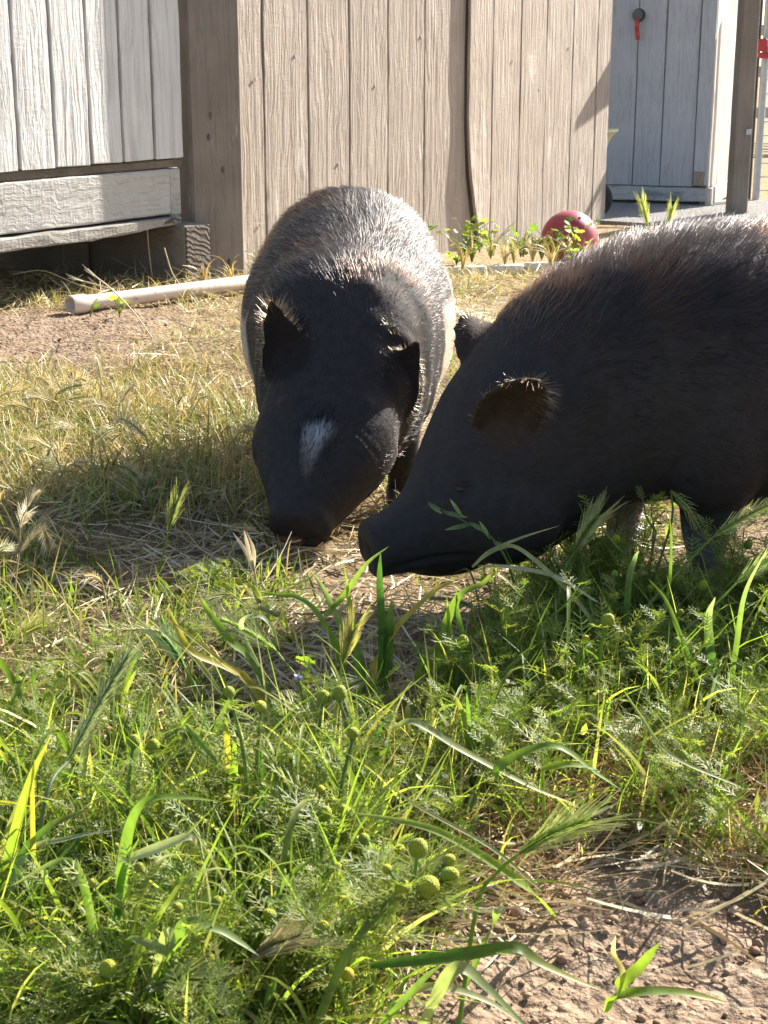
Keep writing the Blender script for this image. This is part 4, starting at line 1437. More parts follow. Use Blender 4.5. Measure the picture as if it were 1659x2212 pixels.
def feather_leaf(ac, base, dirv, up, ln, rng, col):
    """twice-cut leaf: thin midrib, thin lobes, thinner teeth"""
    d = np.asarray(dirv, float); d /= np.linalg.norm(d)
    up = np.asarray(up, float); up = up - d * up.dot(d); up /= np.linalg.norm(up) + 1e-9
    sd = np.cross(d, up)
    m = 6
    p = np.asarray(base, float); droop = rng.uniform(-.1, .25)
    pts = [p]
    for i in range(m):
        d = d - up * droop * .18; d /= np.linalg.norm(d)
        p = p + d * ln / m; pts.append(p)
    Vs = []
    for i in range(m):
        Vs.append(strip(pts[i], pts[i + 1], .0009, up))
        if i == 0: continue
        pl = ln * .33 * math.sin(math.pi * (.18 + .72 * i / m)) * rng.uniform(.8, 1.2)
        for s in (-1, 1):
            dv = d * .62 + sd * s * .8 + up * rng.uniform(-.15, .35); dv /= np.linalg.norm(dv)
            e = pts[i] + dv * pl
            Vs.append(strip(pts[i], e, .0009, up))
            for q, sg in (((.5, 1),) if rng.random() < .5 else ((.45, 1), (.7, -1))):
                b2 = pts[i] + dv * pl * q
                d2 = dv * .7 + (d if sg > 0 else sd * s) * .6 + up * rng.uniform(-.2, .3)
                Vs.append(strip(b2, b2 + d2 / np.linalg.norm(d2) * pl * .55, .0007, up))
    Vs.append(strip(pts[-1], pts[-1] + d * ln * .14, .0009, up))
    V = np.concatenate(Vs)
    ac.add(V, np.arange(len(V)).reshape(-1, 4), col)


def weed_variant(seed, H):
    rng = np.random.default_rng(seed)
    st = Acc(); fo = Acc(); heads = []
    def shoot(base, d, ln, r, depth):
        P = [np.asarray(base, float)]; d = np.asarray(d, float)
        seg = 6
        for i in range(seg):
            d = d + np.array([rng.normal(0, .10), rng.normal(0, .10), .07]); d /= np.linalg.norm(d)
            P.append(P[-1] + d * ln / seg)
        P = np.array(P)
        V, F = tube_np(P, np.linspace(r, r * .55, seg + 1), 4)
        st.add(V, F, (.27, .34, .09))
        for i in range(1, seg + 1):
            for q in range(2 if (i % 2 and depth == 0) else 1):
                az = rng.uniform(0, 6.28)
                c = FEATHER[rng.integers(0, len(FEATHER))] * rng.uniform(.75, 1.3)
                feather_leaf(fo, P[i], (math.cos(az), math.sin(az), rng.uniform(.2, 1.0)), (0, 0, 1), rng.uniform(.018, .034) * (1 if depth == 0 else .8), rng, c)
            if depth == 0 and i >= 2 and rng.random() < .8:
                az = rng.uniform(0, 6.28)
                shoot(P[i], d * .8 + np.array([math.cos(az), math.sin(az), .3]) * .75, ln * rng.uniform(.32, .5), r * .7, 1)
        if rng.random() < (.9 if depth == 0 else .62): heads.append((P[-1], d))
    for k in range(rng.integers(2, 4)):
        az = rng.uniform(0, 6.28); le = rng.uniform(.05, .5)
        shoot((rng.normal(0, .006), rng.normal(0, .006), -.004), (math.cos(az) * le, math.sin(az) * le, 1), H * rng.uniform(.75, 1.15), .0016, 0)
    return st.mesh('stem', M_LEAF), fo.mesh('leaves', M_LEAF), heads


WEEDS = [weed_variant(100 + k, h) for k, h in enumerate((.060, .072, .085, .095, .066, .078, .105, .05, .09, .07))]


def plant_weed(k, loc, rz, s, label, group, nh=9, tilt=(0, 0)):
    st, fo, heads = WEEDS[k]
    e = empty('pineapple_weed', loc, rz); e.scale = (s, s, s)
    e.rotation_euler = (tilt[0], tilt[1], rz)
    tag(e, label, 'weed', group)
    link('stem', st, e); link('leaves', fo, e)
    for i, (p, d) in enumerate(heads[:nh]):
        h = link('flower_head', HEADS[(i * 3 + k) % 4 if random.random() < .6 else 0], e, tuple(p))
        h.rotation_euler = Vector(d).to_track_quat('Z', 'Y').to_euler()
        q = random.uniform(.62, 1.0); h.scale = (q, q, q)
    return e


def whereabouts(x, y):
    if float(bare_mask(x, y)) > .02 or (x > .0 and y < .9): return 'fraying out towards the bare earth'
    if x > .08 and y > .98: return 'growing up before the side pig legs'
    if y > .90: return 'along the edge of the shaded litter'
    if x < -.13: return 'among the thick yellow green blades'
    return 'deep in the dense front mat'


def weeds():
    # the mat: poisson-like placing
    pts = []
    tries = 0
    while len(pts) < 150 and tries < 30000:
        tries += 1
        x = random.uniform(-.34, .36); y = random.uniform(.56, 1.27)
        if random.random() > float(mat_mask(x, y)) * float(pig_clear(np.array(x), np.array(y))): continue
        if abs(x) > .04 + .27 * (y * .96 + .13): continue
        dm = .017 + .014 * random.random()
        if any((x - a) ** 2 + (y - b) ** 2 < dm * dm for a, b in pts): continue
        pts.append((x, y))
    for x, y in pts:
        s = random.uniform(.45, .72)
        if x < .03 and y < .84: s = random.uniform(.5, .85)
        if x > .06 and y > .98: s = random.uniform(.5, .8)
        k = random.randrange(len(WEEDS)); nh = random.choice((0, 1, 2, 3, 9)); nk = min(nh, len(WEEDS[k][2]))
        lab = ('bare feathery weed without knobs ', 'feathery weed with one knob ', 'feathery weed with two knobs ', 'feathery weed with several knobs ')[min(nk, 3)]
        plant_weed(k, (x, y, float(gz(x, y))), random.uniform(0, 6.28), s, ('tall ' if s > .75 else 'low ') + lab + whereabouts(x, y), 'pineapple weeds of the front mat', nh)
    for k_ in range(22):
        x, y = random.uniform(.12, .34), random.uniform(1.10, 1.27)
        s = random.uniform(.7, 1.05)
        plant_weed(random.randrange(len(WEEDS)), (x, y, float(gz(x, y))), random.uniform(0, 6.28), s, ('taller' if s > .88 else 'lower') + ' feathery weed crowding round the side pig feet', 'pineapple weeds at the side pig feet', random.choice((1, 2, 3)))
    # small ones in the shaded litter
    for u, v in ((150, 1490), (215, 1520), (235, 1500), (190, 1440), (270, 1490), (110, 1540), (330, 1395), (400, 1400), (255, 1400), (90, 1600), (60, 1640), (470, 1270), (440, 1240), (395, 1370), (575, 1330), (560, 1370)):
        p = gp(u + random.uniform(-12, 12), v + 40)
        plant_weed(random.choice((0, 4, 7)), (p.x, p.y, float(gz(p.x, p.y))), random.uniform(0, 6.28), random.uniform(.4, .62),
                   'small pineapple weed sprouting in the shaded straw litter', 'small pineapple weeds in the shade', 3)
    # a tall one leaning over the bare earth, heads clustered at its tip
    p = gp(640, 2330)
    tall = empty('pineapple_weed', (p.x, p.y, 0), 0)
    tag(tall, 'tall pineapple weed leaning over bare earth with clustered yellow green heads', 'weed')
    rng = np.random.default_rng(5)
    A = np.array([gp(640, 2330) * 1.0, yp(740, 2080, .605), yp(830, 1960, .615), yp(890, 1905, .62)]) - np.array(tall.location)
    C = catmull(A, 5); V, F = tube_np(C, np.linspace(.0024, .0013, len(C)), 7)
    link('stem', np_mesh('stem', V, F, M_LEAF, np.tile((.20, .26, .07), (len(V), 1)), smooth=True), tall)
    fo = Acc()
    for i in range(6, len(C)):
        for q in range(3):
            az = rng.uniform(0, 6.28)
            feather_leaf(fo, C[i], (math.cos(az), math.sin(az) * .6, rng.uniform(-.2, .7)), (0, 0, 1), rng.uniform(.022, .038), rng, FEATHER[rng.integers(0, 4)])
    tip = C[-1]
    for (u, v, y, k, s) in ((922, 1917, .608, 2, .98), (872, 1922, .612, 0, .9), (902, 1840, .62, 2, .86), (966, 1895, .615, 0, .9), (966, 1862, .625, 1, .75), (838, 1880, .62, 3, .8)):
        q = np.array(yp(u, v, y)) - np.array(tall.location)
        mid = (tip + q) / 2 + np.array([0, 0, -.004])
        V, F = tube_np(catmull([tip, mid, q], 3), .0009, 5)
        link('flower_stalk', np_mesh('flower_stalk', V, F, M_LEAF, np.tile((.18, .25, .08), (len(V), 1))), tall)
        d = Vector((q - mid)).normalized() + Vector((.1, -.45, .25))
        h = link('flower_head', HEADS[k], tall, tuple(q)); h.rotation_euler = d.to_track_quat('Z', 'Y').to_euler(); h.scale = (s, s, s)
        for z_ in range(3):
            az = rng.uniform(0, 6.28)
            feather_leaf(fo, mid, (math.cos(az), math.sin(az), rng.uniform(.0, .8)), (0, 0, 1), rng.uniform(.018, .03), rng, FEATHER[rng.integers(0, 4)])
    link('leaves', fo.mesh('leaves', M_LEAF), tall)
    # single bold heads that stand over the mat
    for (u, v, y, bu, bv) in ((497, 1500, .80, 520, 1960), (330, 1615, .78, 330, 1950), (288, 1608, .79, 280, 1950), (700, 1762, .74, 690, 2040), (765, 1587, .80, 750, 1990),
                              (697, 1513, .86, 700, 1850), (731, 1505, .86, 740, 1850), (232, 2100, .605, 240, 2310), (175, 2110, .61, 180, 2310), (692, 1712, .77, 670, 2000),
                              (215, 2128, .605, 212, 2310), (565, 1530, .82, 560, 1900), (669, 1748, .76, 650, 2020), (747, 1765, .75, 735, 2040), (1310, 1345, .98, 1310, 1600), (1265, 1385, .97, 1270, 1610), (1000, 1390, .98, 1000, 1600)):
        b = gp(bu, bv); t = yp(u, v, y)
        e = empty('pineapple_weed', (b.x, b.y, 0)); bb = np.array(b)
        tag(e, 'single stalked pineapple weed whose bold knob stands above the mat', 'weed', 'tall single pineapple weeds')
        mid = (np.array(b) + np.array(t)) / 2 + np.array([random.uniform(-.008, .008), .004, .012])
        C = catmull(np.array([bb, mid, np.array(t)]) - bb, 5)
        V, F = tube_np(C, np.linspace(.0017, .0010, len(C)), 5)
        link('stem', np_mesh('stem', V, F, M_LEAF, np.tile((.17, .24, .07), (len(V), 1))), e)
        fo = Acc()
        for i in range(3, len(C) - 1):
            for q in range(2):
                az = rng.uniform(0, 6.28)
                feather_leaf(fo, C[i], (math.cos(az), math.sin(az), rng.uniform(.1, .9)), (0, 0, 1), rng.uniform(.018, .032), rng, FEATHER[rng.integers(0, 4)] * rng.uniform(.8, 1.2))
        link('leaves', fo.mesh('leaves', M_LEAF), e)
        h = link('flower_head', HEADS[random.choice((0, 0, 2, 1))], e, tuple(C[-1])); h.rotation_euler = (random.uniform(-.1, .5), random.uniform(-.4, .4), 0); h.scale = [random.uniform(.7, .95)] * 3


weeds()


# ---- wild barley and broad grass
def path_blade(P, w, col, tip=None, k=6, twist=0.0, fold=.0, wp=None):
    """blade through world points"""
    C = catmull(np.asarray(P, float), k); n = len(C)
    T = np.gradient(C, axis=0); T /= np.linalg.norm(T, axis=1)[:, None]
    up = np.array([0, -.5, .85]); S = np.cross(T, up); S /= np.linalg.norm(S, axis=1)[:, None] + 1e-9
    Nn = np.cross(S, T)
    t = np.linspace(0, 1, n)
    a = twist * (t - .3)
    S2 = S * np.cos(a)[:, None] + Nn * np.sin(a)[:, None]; N2 = Nn * np.cos(a)[:, None] - S * np.sin(a)[:, None]
    W = w * (wp(t) if wp else np.minimum(1, .45 + t * 2) * (1 - t ** 3) + .03)
    V = np.stack([C - S2 * W[:, None] / 2, C - N2 * (W * .16)[:, None], C + S2 * W[:, None] / 2], 1).reshape(-1, 3)
    F = []
    for i in range(n - 1):
        for j in range(2): F.append((i * 3 + j, i * 3 + j + 1, (i + 1) * 3 + j + 1, (i + 1) * 3 + j))
    col = np.asarray(col, float); tip = col if tip is None else np.asarray(tip, float)
    cc = col[None] * (1 - t[:, None] ** 3) + tip[None] * t[:, None] ** 3
    return V, np.array(F), np.repeat(cc, 3, axis=0)


def spike(ac, P, ln_awn, col, acol, rng, nodes=15, spread=.28):
    """barley ear along points P: kernels in two ranks with long awns"""
    C = catmull(np.asarray(P, float), 6)
    d = np.r_[0, np.cumsum(np.linalg.norm(np.diff(C, axis=0), axis=1))]
    T = np.gradient(C, axis=0)
    V, F = tube_np(C, .0008, 4); ac.add(V, F, np.asarray(col) * .9)
    for i in range(nodes):
        s = d[-1] * (.02 + .96 * i / nodes)
        p = np.array([np.interp(s, d, C[:, q]) for q in range(3)])
        t = np.array([np.interp(s, d, T[:, q]) for q in range(3)]); t /= np.linalg.norm(t)
        sd = np.cross(t, (0, -.6, .8)); sd /= np.linalg.norm(sd); up = np.cross(sd, t)
        for sg in (-1, 1):
            for off in (-.8, 0, .8):
                o = sd * sg + up * off; o /= np.linalg.norm(o)
                dv = t + o * spread * rng.uniform(.7, 1.3); dv /= np.linalg.norm(dv)
                b = p + o * .0008
                k = b + dv * .0075
                c_ = np.asarray(col) * rng.uniform(.8, 1.2)
                q = np.cross(dv, o); q /= np.linalg.norm(q) + 1e-9
                m = (b + k) / 2
                ac.add([b, m + q * .0009, k, m - q * .0009], [(0, 1, 2, 3)], c_)
                dv2 = t + o * spread * rng.uniform(.8, 1.5) * 1.1; dv2 /= np.linalg.norm(dv2)
                tipp = k + dv2 * ln_awn * rng.uniform(.7, 1.15)
                ac.add(strip(k, tipp, .00055, (0, -.6, .8) if abs(dv2[2]) < .9 else (0, 1, 0)), [(0, 1, 2, 3)], np.asarray(acol) * rng.uniform(.8, 1.25))


def barley_at(pts, ln_spike, awn, col, acol, label, leaves=(), group=None, r=.0010, name='wild_barley', seed=0, nodes=15):
    """pts: stalk points to the base of the ear plus the ear's tip as last point"""
    rng = np.random.default_rng(seed + 900)
    P = [np.array(p) for p in pts]; base = P[0]
    e = empty(name, tuple(base)); tag(e, label, 'grass stalk', group)
    P = [p - base for p in P]
    C = catmull(P[:-1], 5) if len(P) > 2 else np.array(P[:2])
    V, F = tube_np(C, np.linspace(r * 1.25, r * .8, len(C)), 5)
    link('stalk', np_mesh('stalk', V, F, M_LEAF, np.tile(np.asarray(col) * .9, (len(V), 1))), e)
    ac = Acc()
    a, b = P[-2], P[-1]
    spike(ac, [a, (a + b) / 2 + np.array([0, 0, .002]), b], awn, col, acol, rng, nodes)
    link('ear', ac.mesh('ear', M_DRY if col[0] > col[1] else M_LEAF), e)
    for (lp, w, c, tc) in leaves:
        V, F, C_ = path_blade([np.array(q) - base for q in lp], w, c, tc)
        link('leaf', np_mesh('leaf', V, F, M_LEAF, C_, smooth=True), e)
    return e


GRN = (.16, .25, .05); LIME = (.24, .33, .05); DEEP = (.07, .15, .035); PALE = (.30, .33, .16); YEL = (.42, .36, .07); TAN = (.50, .40, .22); OCH = (.48, .30, .10); SILV = (.48, .50, .34)


def explicit():
    Y = yp
    barley_at([gp(985, 2260), Y(1030, 1960, .655), Y(1075, 1885, .66), Y(1120, 1845, .66), Y(1265, 1775, .67)], .05, .020, (.22, .30, .07), (.42, .45, .20), 'green wild barley ear leaning right over the bare earth', seed=1)
    barley_at([gp(715, 1760), Y(725, 1560, .93), Y(738, 1440, .94), Y(765, 1355, .95)], .04, .014, (.30, .31, .10), (.45, .38, .18), 'upright bristly barley ear before the facing snout', seed=2)
    barley_at([gp(700, 1700), Y(660, 1500, .95), Y(600, 1410, .97), Y(480, 1340, .99)], .05, .022, (.26, .34, .10), (.58, .55, .32), 'pale green barley ear nodding over the shaded litter', seed=3)
    barley_at([gp(470, 1640), Y(430, 1500, 1.0), Y(400, 1445, 1.0), Y(350, 1375, 1.02)], .045, .018, (.20, .29, .10), (.40, .46, .26), 'slender green barley ear among the broken stalks', seed=4)
    barley_at([gp(-40, 1560), Y(-20, 1440, 1.12), Y(10, 1395, 1.12), Y(90, 1350, 1.13)], .04, .018, (.30, .32, .08), (.52, .50, .22), 'yellowish barley ear bending in the golden grass', seed=5)
    barley_at([gp(340, 1260), Y(362, 1150, 1.26), Y(385, 1075, 1.28)], .035, .014, (.16, .22, .06), (.36, .35, .15), 'short green barley ear in the shade of the pig', seed=6)
    barley_at([gp(900, 1640), Y(930, 1500, 1.0), Y(950, 1443, 1.0), Y(1045, 1440, 1.02)], .04, .016, (.24, .30, .10), (.46, .46, .24), 'barley ear lying level among green blades', seed=7)
    barley_at([gp(60, 2000), Y(100, 1720, .76), Y(150, 1640, .80), Y(285, 1400, .84)], .10, .012, (.22, .27, .15), (.40, .42, .28), 'long closed grey green barley ear rising from the mat', seed=8, r=.0013)
    barley_at([gp(400, 2280), Y(540, 2075, .62), Y(640, 2030, .625)], .03, .02, (.30, .28, .14), (.50, .42, .24), 'withered barley ear lying on the front weeds', seed=9)
    barley_at([gp(260, 2330), Y(290, 2160, .60), Y(320, 2137, .60), Y(440, 2122, .605)], .04, .016, (.24, .28, .10), (.42, .42, .24), 'greyish barley ear lying low near the bare earth', seed=10)
    barley_at([gp(1240, 1500), Y(1380, 1330, 1.08), Y(1490, 1210, 1.10), Y(1540, 1160, 1.10), Y(1680, 1085, 1.12)], .05, .014, (.30, .36, .10), (.50, .52, .26), 'sunlit barley ear crossing below the side pig belly', seed=11)
    barley_at([gp(1330, 1560), Y(1440, 1400, 1.03), Y(1540, 1310, 1.05), Y(1590, 1260, 1.05), Y(1690, 1200, 1.06)], .05, .014, (.30, .38, .14), (.50, .55, .30), 'long pale barley ear above the weeds under the pig', seed=12)
    barley_at([gp(1180, 1480), Y(1215, 1250, 1.13), Y(1240, 1195, 1.14), Y(1290, 1120, 1.15)], .04, .022, (.28, .32, .10), (.46, .44, .20), 'bristly barley ear before the side pig front leg', seed=13)
    barley_at([gp(1350, 1420), Y(1445, 1150, 1.13), Y(1450, 1060, 1.13), Y(1500, 1120, 1.14)], .03, .010, (.16, .22, .08), (.34, .36, .18), 'thin drooping grass spray before the side pig chest', seed=14, nodes=8)
    barley_at([gp(1395, 560), Y(1400, 510, 2.6), Y(1400, 490, 2.6), Y(1385, 432, 2.62)], .05, .02, (.42, .44, .12), (.6, .6, .3), 'taller of two yellow barley ears beyond the side pig back', seed=15)
    barley_at([gp(1440, 570), Y(1440, 520, 2.6), Y(1442, 492, 2.6), Y(1452, 448, 2.62)], .05, .02, (.42, .44, .12), (.6, .6, .3), 'shorter of two yellow barley ears beyond the side pig back', seed=16)
    # brome spray in front of the side pig's cheek
    b = gp(1130, 1420); e = empty('brome_grass', tuple(b)); tag(e, 'drooping brome spray with spindle spikelets before the side pig cheek', 'grass stalk')
    bb = np.array(b)
    st = [b, Y(1110, 1260, 1.09), Y(1070, 1170, 1.09), Y(1000, 1125, 1.09), Y(925, 1085, 1.09)]
    C = catmull(np.array(st) - bb, 5); V, F = tube_np(C, np.linspace(.0011, .0005, len(C)), 5)
    link('stalk', np_mesh('stalk', V, F, M_LEAF, np.tile((.12, .20, .07), (len(V), 1))), e)
    for (u0, v0, u1, v1) in ((925, 1085, 955, 1110), (955, 1105, 1010, 1118), (1000, 1118, 972, 1078), (1025, 1130, 960, 1145), (1060, 1165, 1035, 1125), (1065, 1168, 1090, 1185), (1015, 1128, 1050, 1150)):
        a_, c_ = np.array(Y(u0, v0, 1.09)) - bb, np.array(Y(u1, v1, 1.085)) - bb
        V, F, Cc = path_blade([a_, (a_ + c_) / 2, c_], .0045, (.13, .21, .09), (.30, .30, .16), 3, wp=lambda t: np.sin(np.pi * np.clip(.08 + t * .9, 0, 1)))
        link('spikelet', np_mesh('spikelet', V, F, M_LEAF, Cc), e)
    # feather of dry wild oat by the snout
    b = gp(572, 1420); e = empty('dry_oat_stalk', tuple(b)); bb = np.array(b); tag(e, 'bleached forked oat stalk standing before the facing snout', 'grass stalk')
    C = catmull(np.array([b, Y(560, 1330, 1.17), Y(552, 1250, 1.18), Y(545, 1210, 1.18)]) - bb, 5); V, F = tube_np(C, .001, 5)
    link('stalk', np_mesh('stalk', V, F, M_DRY, np.tile((.45, .42, .25), (len(V), 1))), e)
    for (u1, v1, u2, v2) in ((530, 1190, 503, 1150), (535, 1180, 527, 1145), (548, 1190, 533, 1150)):
        a_, m_, c_ = (np.array(q) - bb for q in (Y(548, 1235, 1.18), Y(u1, v1, 1.18), Y(u2, v2, 1.18)))
        V, F, Cc = path_blade([a_, m_, c_], .0034, (.62, .56, .40), (.6, .45, .4), 4, wp=lambda t: np.sin(np.pi * np.clip(.1 + t * .88, 0, 1)))
        link('awned_floret', np_mesh('awned_floret', V, F, M_DRY, Cc), e)
    for pl in ([(562, 1330), (550, 1275), (527, 1262), (545, 1295)], [(548, 1265), (560, 1285), (565, 1300)]):
        P = [np.array(Y(u, v, 1.175)) - bb for u, v in pl]
        V, F, Cc = path_blade(P, .004, (.42, .45, .12), (.55, .4, .2), 4)
        link('leaf', np_mesh('leaf', V, F, M_LEAF, Cc), e)

    def tuft(base, label, blades, y0):
        b = gp(*base); e = empty('broad_grass', tuple(b)); bb = np.array(b); tag(e, label, 'grass plant')
        for (pl, w, c, tc, *tw) in blades:
            y = y0
            P = []
            for i, q in enumerate(pl):
                if i == 0 and len(q) == 2: P.append(np.array(gp(*q)) - bb if q == base else np.array(yp(q[0], q[1], y)) - bb)
                else: P.append(np.array(yp(q[0], q[1], q[2] if len(q) > 2 else y)) - bb)
            V, F, Cc = path_blade(P, w, c, tc, 6, tw[0] if tw else .4)
            link('blade', np_mesh('blade', V, F, M_LEAF, Cc, smooth=True), e)

    B = (235, 2260)
    tuft(B, 'broad green grass with kinked blade standing in the front mat', [
        ([B, (255, 2020), (268, 1850), (290, 1760), (330, 1724), (400, 1722), (480, 1732)], .0062, GRN, LIME, .5),
        ([B, (240, 2100), (262, 1900), (300, 1810)], .0058, DEEP, LIME, .2),
        ([(262, 1860), (330, 1835), (408, 1807), (425, 1830)], .0058, SILV, TAN, .3),
        ([B, (200, 2000), (150, 1860), (20, 1915)], .0045, GRN, PALE, .5)], .655)
    B = (-10, 2120)
    tuft(B, 'thick yellow green grass blades crossing the weed mat edge', [
        ([B, (10, 1900), (60, 1700), (112, 1585)], .0075, LIME, YEL, .3),
        ([B, (40, 1870), (100, 1790), (160, 1760), (212, 1742)], .0058, DEEP, YEL, .5),
        ([B, (45, 1860), (150, 1810), (270, 1790)], .0040, SILV, PALE, .5),
        ([(80, 2020), (72, 1850), (70, 1700), (74, 1640)], .0030, YEL, OCH, .2),
        ([B, (60, 1980), (30, 1940), (90, 1990), (160, 2060)], .006, GRN, YEL, .6)], .72)
    B = (460, 2150)
    tuft(B, 'arching green grass blade bent over low front weeds', [
        ([B, (380, 2070), (300, 2030), (270, 2030)], .005, PALE, LIME, .4),
        ([(330, 2130), (380, 2040), (400, 1993), (470, 2005), (520, 2035), (560, 2065)], .0058, GRN, PALE, .5),
        ([(330, 2140), (345, 2060), (362, 2010), (372, 2035), (362, 2060)], .005, PALE, SILV, .6),
        ([(505, 2270), (510, 2170), (515, 2085)], .006, LIME, YEL, .1)], .615)
    B = (1200, 1980)
    tuft(B, 'long pale grass blade sweeping down to the bare earth', [
        ([B, (1150, 1925), (1060, 1860), (950, 1797), (850, 1770), (745, 1755)], .0050, LIME, PALE, .5),
        ([(1170, 1925), (1060, 1830), (900, 1740), (835, 1690)], .0022, PALE, TAN, .4)], .69)
    B = (1000, 2150)
    tuft(B, 'kinked green blades lying over bare earth', [
        ([(800, 2085), (900, 2075), (1020, 2058), (1115, 2046), (1160, 2075), (1230, 2110), (1300, 2140)], .0068, DEEP, YEL, .5),
        ([B, (1060, 2000), (1085, 1950)], .0058, GRN, SILV, .3),
        ([(850, 2170), (930, 2130), (1050, 2160), (1150, 2230)], .0040, PALE, SILV, .5)], .62)
    B = (1310, 2185)
    tuft(B, 'bright grass seedling with two long leaves on bare earth', [
        ([B, (1330, 2137), (1380, 2090), (1405, 2060), (1425, 2038)], .0062, LIME, LIME, .3),
        ([B, (1340, 2148), (1450, 2140), (1530, 2155), (1575, 2170)], .0050, GRN, YEL, .4),
        ([(1345, 2140), (1345, 2100), (1325, 2060), (1330, 2020)], .0035, TAN, SILV, .5)], .64)
    B = (880, 2290)
    tuft(B, 'pale green grass bending above the bare earth edge', [
        ([(905, 2230), (960, 2120), (1000, 2090), (1060, 2140), (1150, 2230)], .007, PALE, DEEP, .5),
        ([(760, 2290), (900, 2130), (960, 2080)], .0035, GRN, PALE, .3)], .60)
    B = (790, 1700)
    tuft(B, 'tall arching yellow green blade before the meeting snouts', [
        ([B, (800, 1480), (840, 1380), (900, 1310), (965, 1262), (1010, 1285), (1060, 1320)], .0052, YEL, OCH, .5),
        ([B, (780, 1440), (745, 1370), (700, 1275), (672, 1235)], .0060, GRN, SILV, .4),
        ([B, (770, 1400), (755, 1300), (742, 1215)], .0042, LIME, LIME, .2),
        ([B, (745, 1450), (690, 1330), (640, 1290), (600, 1285), (560, 1278)], .0050, GRN, LIME, .6),
        ([(700, 1330), (740, 1290), (790, 1220), (840, 1180)], .0050, LIME, PALE, .3),
        ([(820, 1500), (826, 1380), (820, 1260), (822, 1190)], .0062, DEEP, DEEP, .1),
        ([(835, 1500), (840, 1380), (846, 1290)], .0075, DEEP, GRN, .1)], 1.02)
    B = (950, 1680)
    tuft(B, 'green blades with drooping tips below the side pig jaw', [
        ([B, (940, 1500), (955, 1380), (990, 1290), (1040, 1262), (1075, 1240), (1130, 1290)], .0068, GRN, YEL, .5),
        ([B, (985, 1520), (975, 1400), (965, 1290)], .0072, LIME, LIME, .2),
        ([B, (900, 1500), (920, 1420), (965, 1375)], .0058, GRN, LIME, .3),
        ([B, (1000, 1480), (1005, 1400), (990, 1330), (985, 1270)], .0050, DEEP, GRN, .3)], 1.0)
    B = (640, 1700)
    tuft(B, 'broad grass with broken yellow stalk above shaded litter', [
        ([B, (560, 1500), (480, 1430), (400, 1365), (315, 1302)], .0036, YEL, TAN, .2),
        ([B, (545, 1480), (420, 1410), (385, 1360), (362, 1308)], .006, YEL, YEL, .1),
        ([B, (560, 1450), (500, 1385), (450, 1320), (435, 1290)], .0070, GRN, LIME, .4),
        ([(560, 1440), (520, 1350), (560, 1330), (590, 1360), (605, 1410)], .0040, SILV, GRN, .5),
        ([(480, 1500), (420, 1420), (345, 1360)], .0036, PALE, PALE, .3)], .98)
    B = (560, 2060)
    tuft(B, 'dark green upright stalks in the middle of the weed mat', [
        ([B, (545, 1900), (563, 1740), (566, 1600)], .0030, DEEP, DEEP, .1),
        ([B, (500, 1750), (490, 1600), (484, 1530)], .0048, YEL, GRN, .1),
        ([(470, 1650), (430, 1600), (395, 1560)], .0040, GRN, LIME, .3),
        ([(500, 1760), (505, 1660), (508, 1590)], .0052, LIME, LIME, .2)], .79)
    B = (1180, 1800)
    tuft(B, 'pale folded blades lying over the trampled weeds', [
        ([B, (1080, 1690), (1100, 1640), (1200, 1610), (1290, 1670), (1340, 1705)], .006, GRN, LIME, .5),
        ([(1170, 1660), (1230, 1650), (1290, 1662)], .005, LIME, SILV, .4),
        ([(850, 1570), (900, 1560), (1000, 1620), (1150, 1700), (1250, 1740)], .0048, PALE, YEL, .5),
        ([(1600, 1700), (1450, 1630), (1380, 1540), (1340, 1480)], .0024, PALE, LIME, .5)], .79)
    B = (1360, 1560)
    tuft(B, 'silvery blades standing before the side pig front legs', [
        ([B, (1352, 1400), (1358, 1260), (1372, 1205), (1380, 1190)], .0052, DEEP, SILV, .2),
        ([B, (1310, 1400), (1240, 1290), (1130, 1190), (1080, 1185), (1020, 1222)], .0042, PALE, SILV, .6),
        ([(1290, 1300), (1200, 1245), (1100, 1225), (1030, 1222)], .0040, SILV, SILV, .5),
        ([(1020, 1225), (1060, 1190), (1130, 1160), (1210, 1135)], .0034, PALE, TAN, .4),
        ([B, (1400, 1420), (1440, 1300), (1450, 1180), (1445, 1100)], .0030, GRN, GRN, .2)], 1.06)
    B = (1560, 1600)
    tuft(B, 'grey green blades rising through the weeds under the pig', [
        ([B, (1540, 1450), (1530, 1340), (1545, 1290)], .0075, DEEP, SILV, .3),
        ([B, (1480, 1400), (1440, 1300), (1400, 1250)], .0042, GRN, LIME, .3),
        ([B, (1590, 1400), (1610, 1280), (1660, 1180)], .0040, GRN, SILV, .3),
        ([(1240, 1425), (1180, 1422), (1160, 1420)], .0050, YEL, YEL, .1)], 1.0)


explicit()


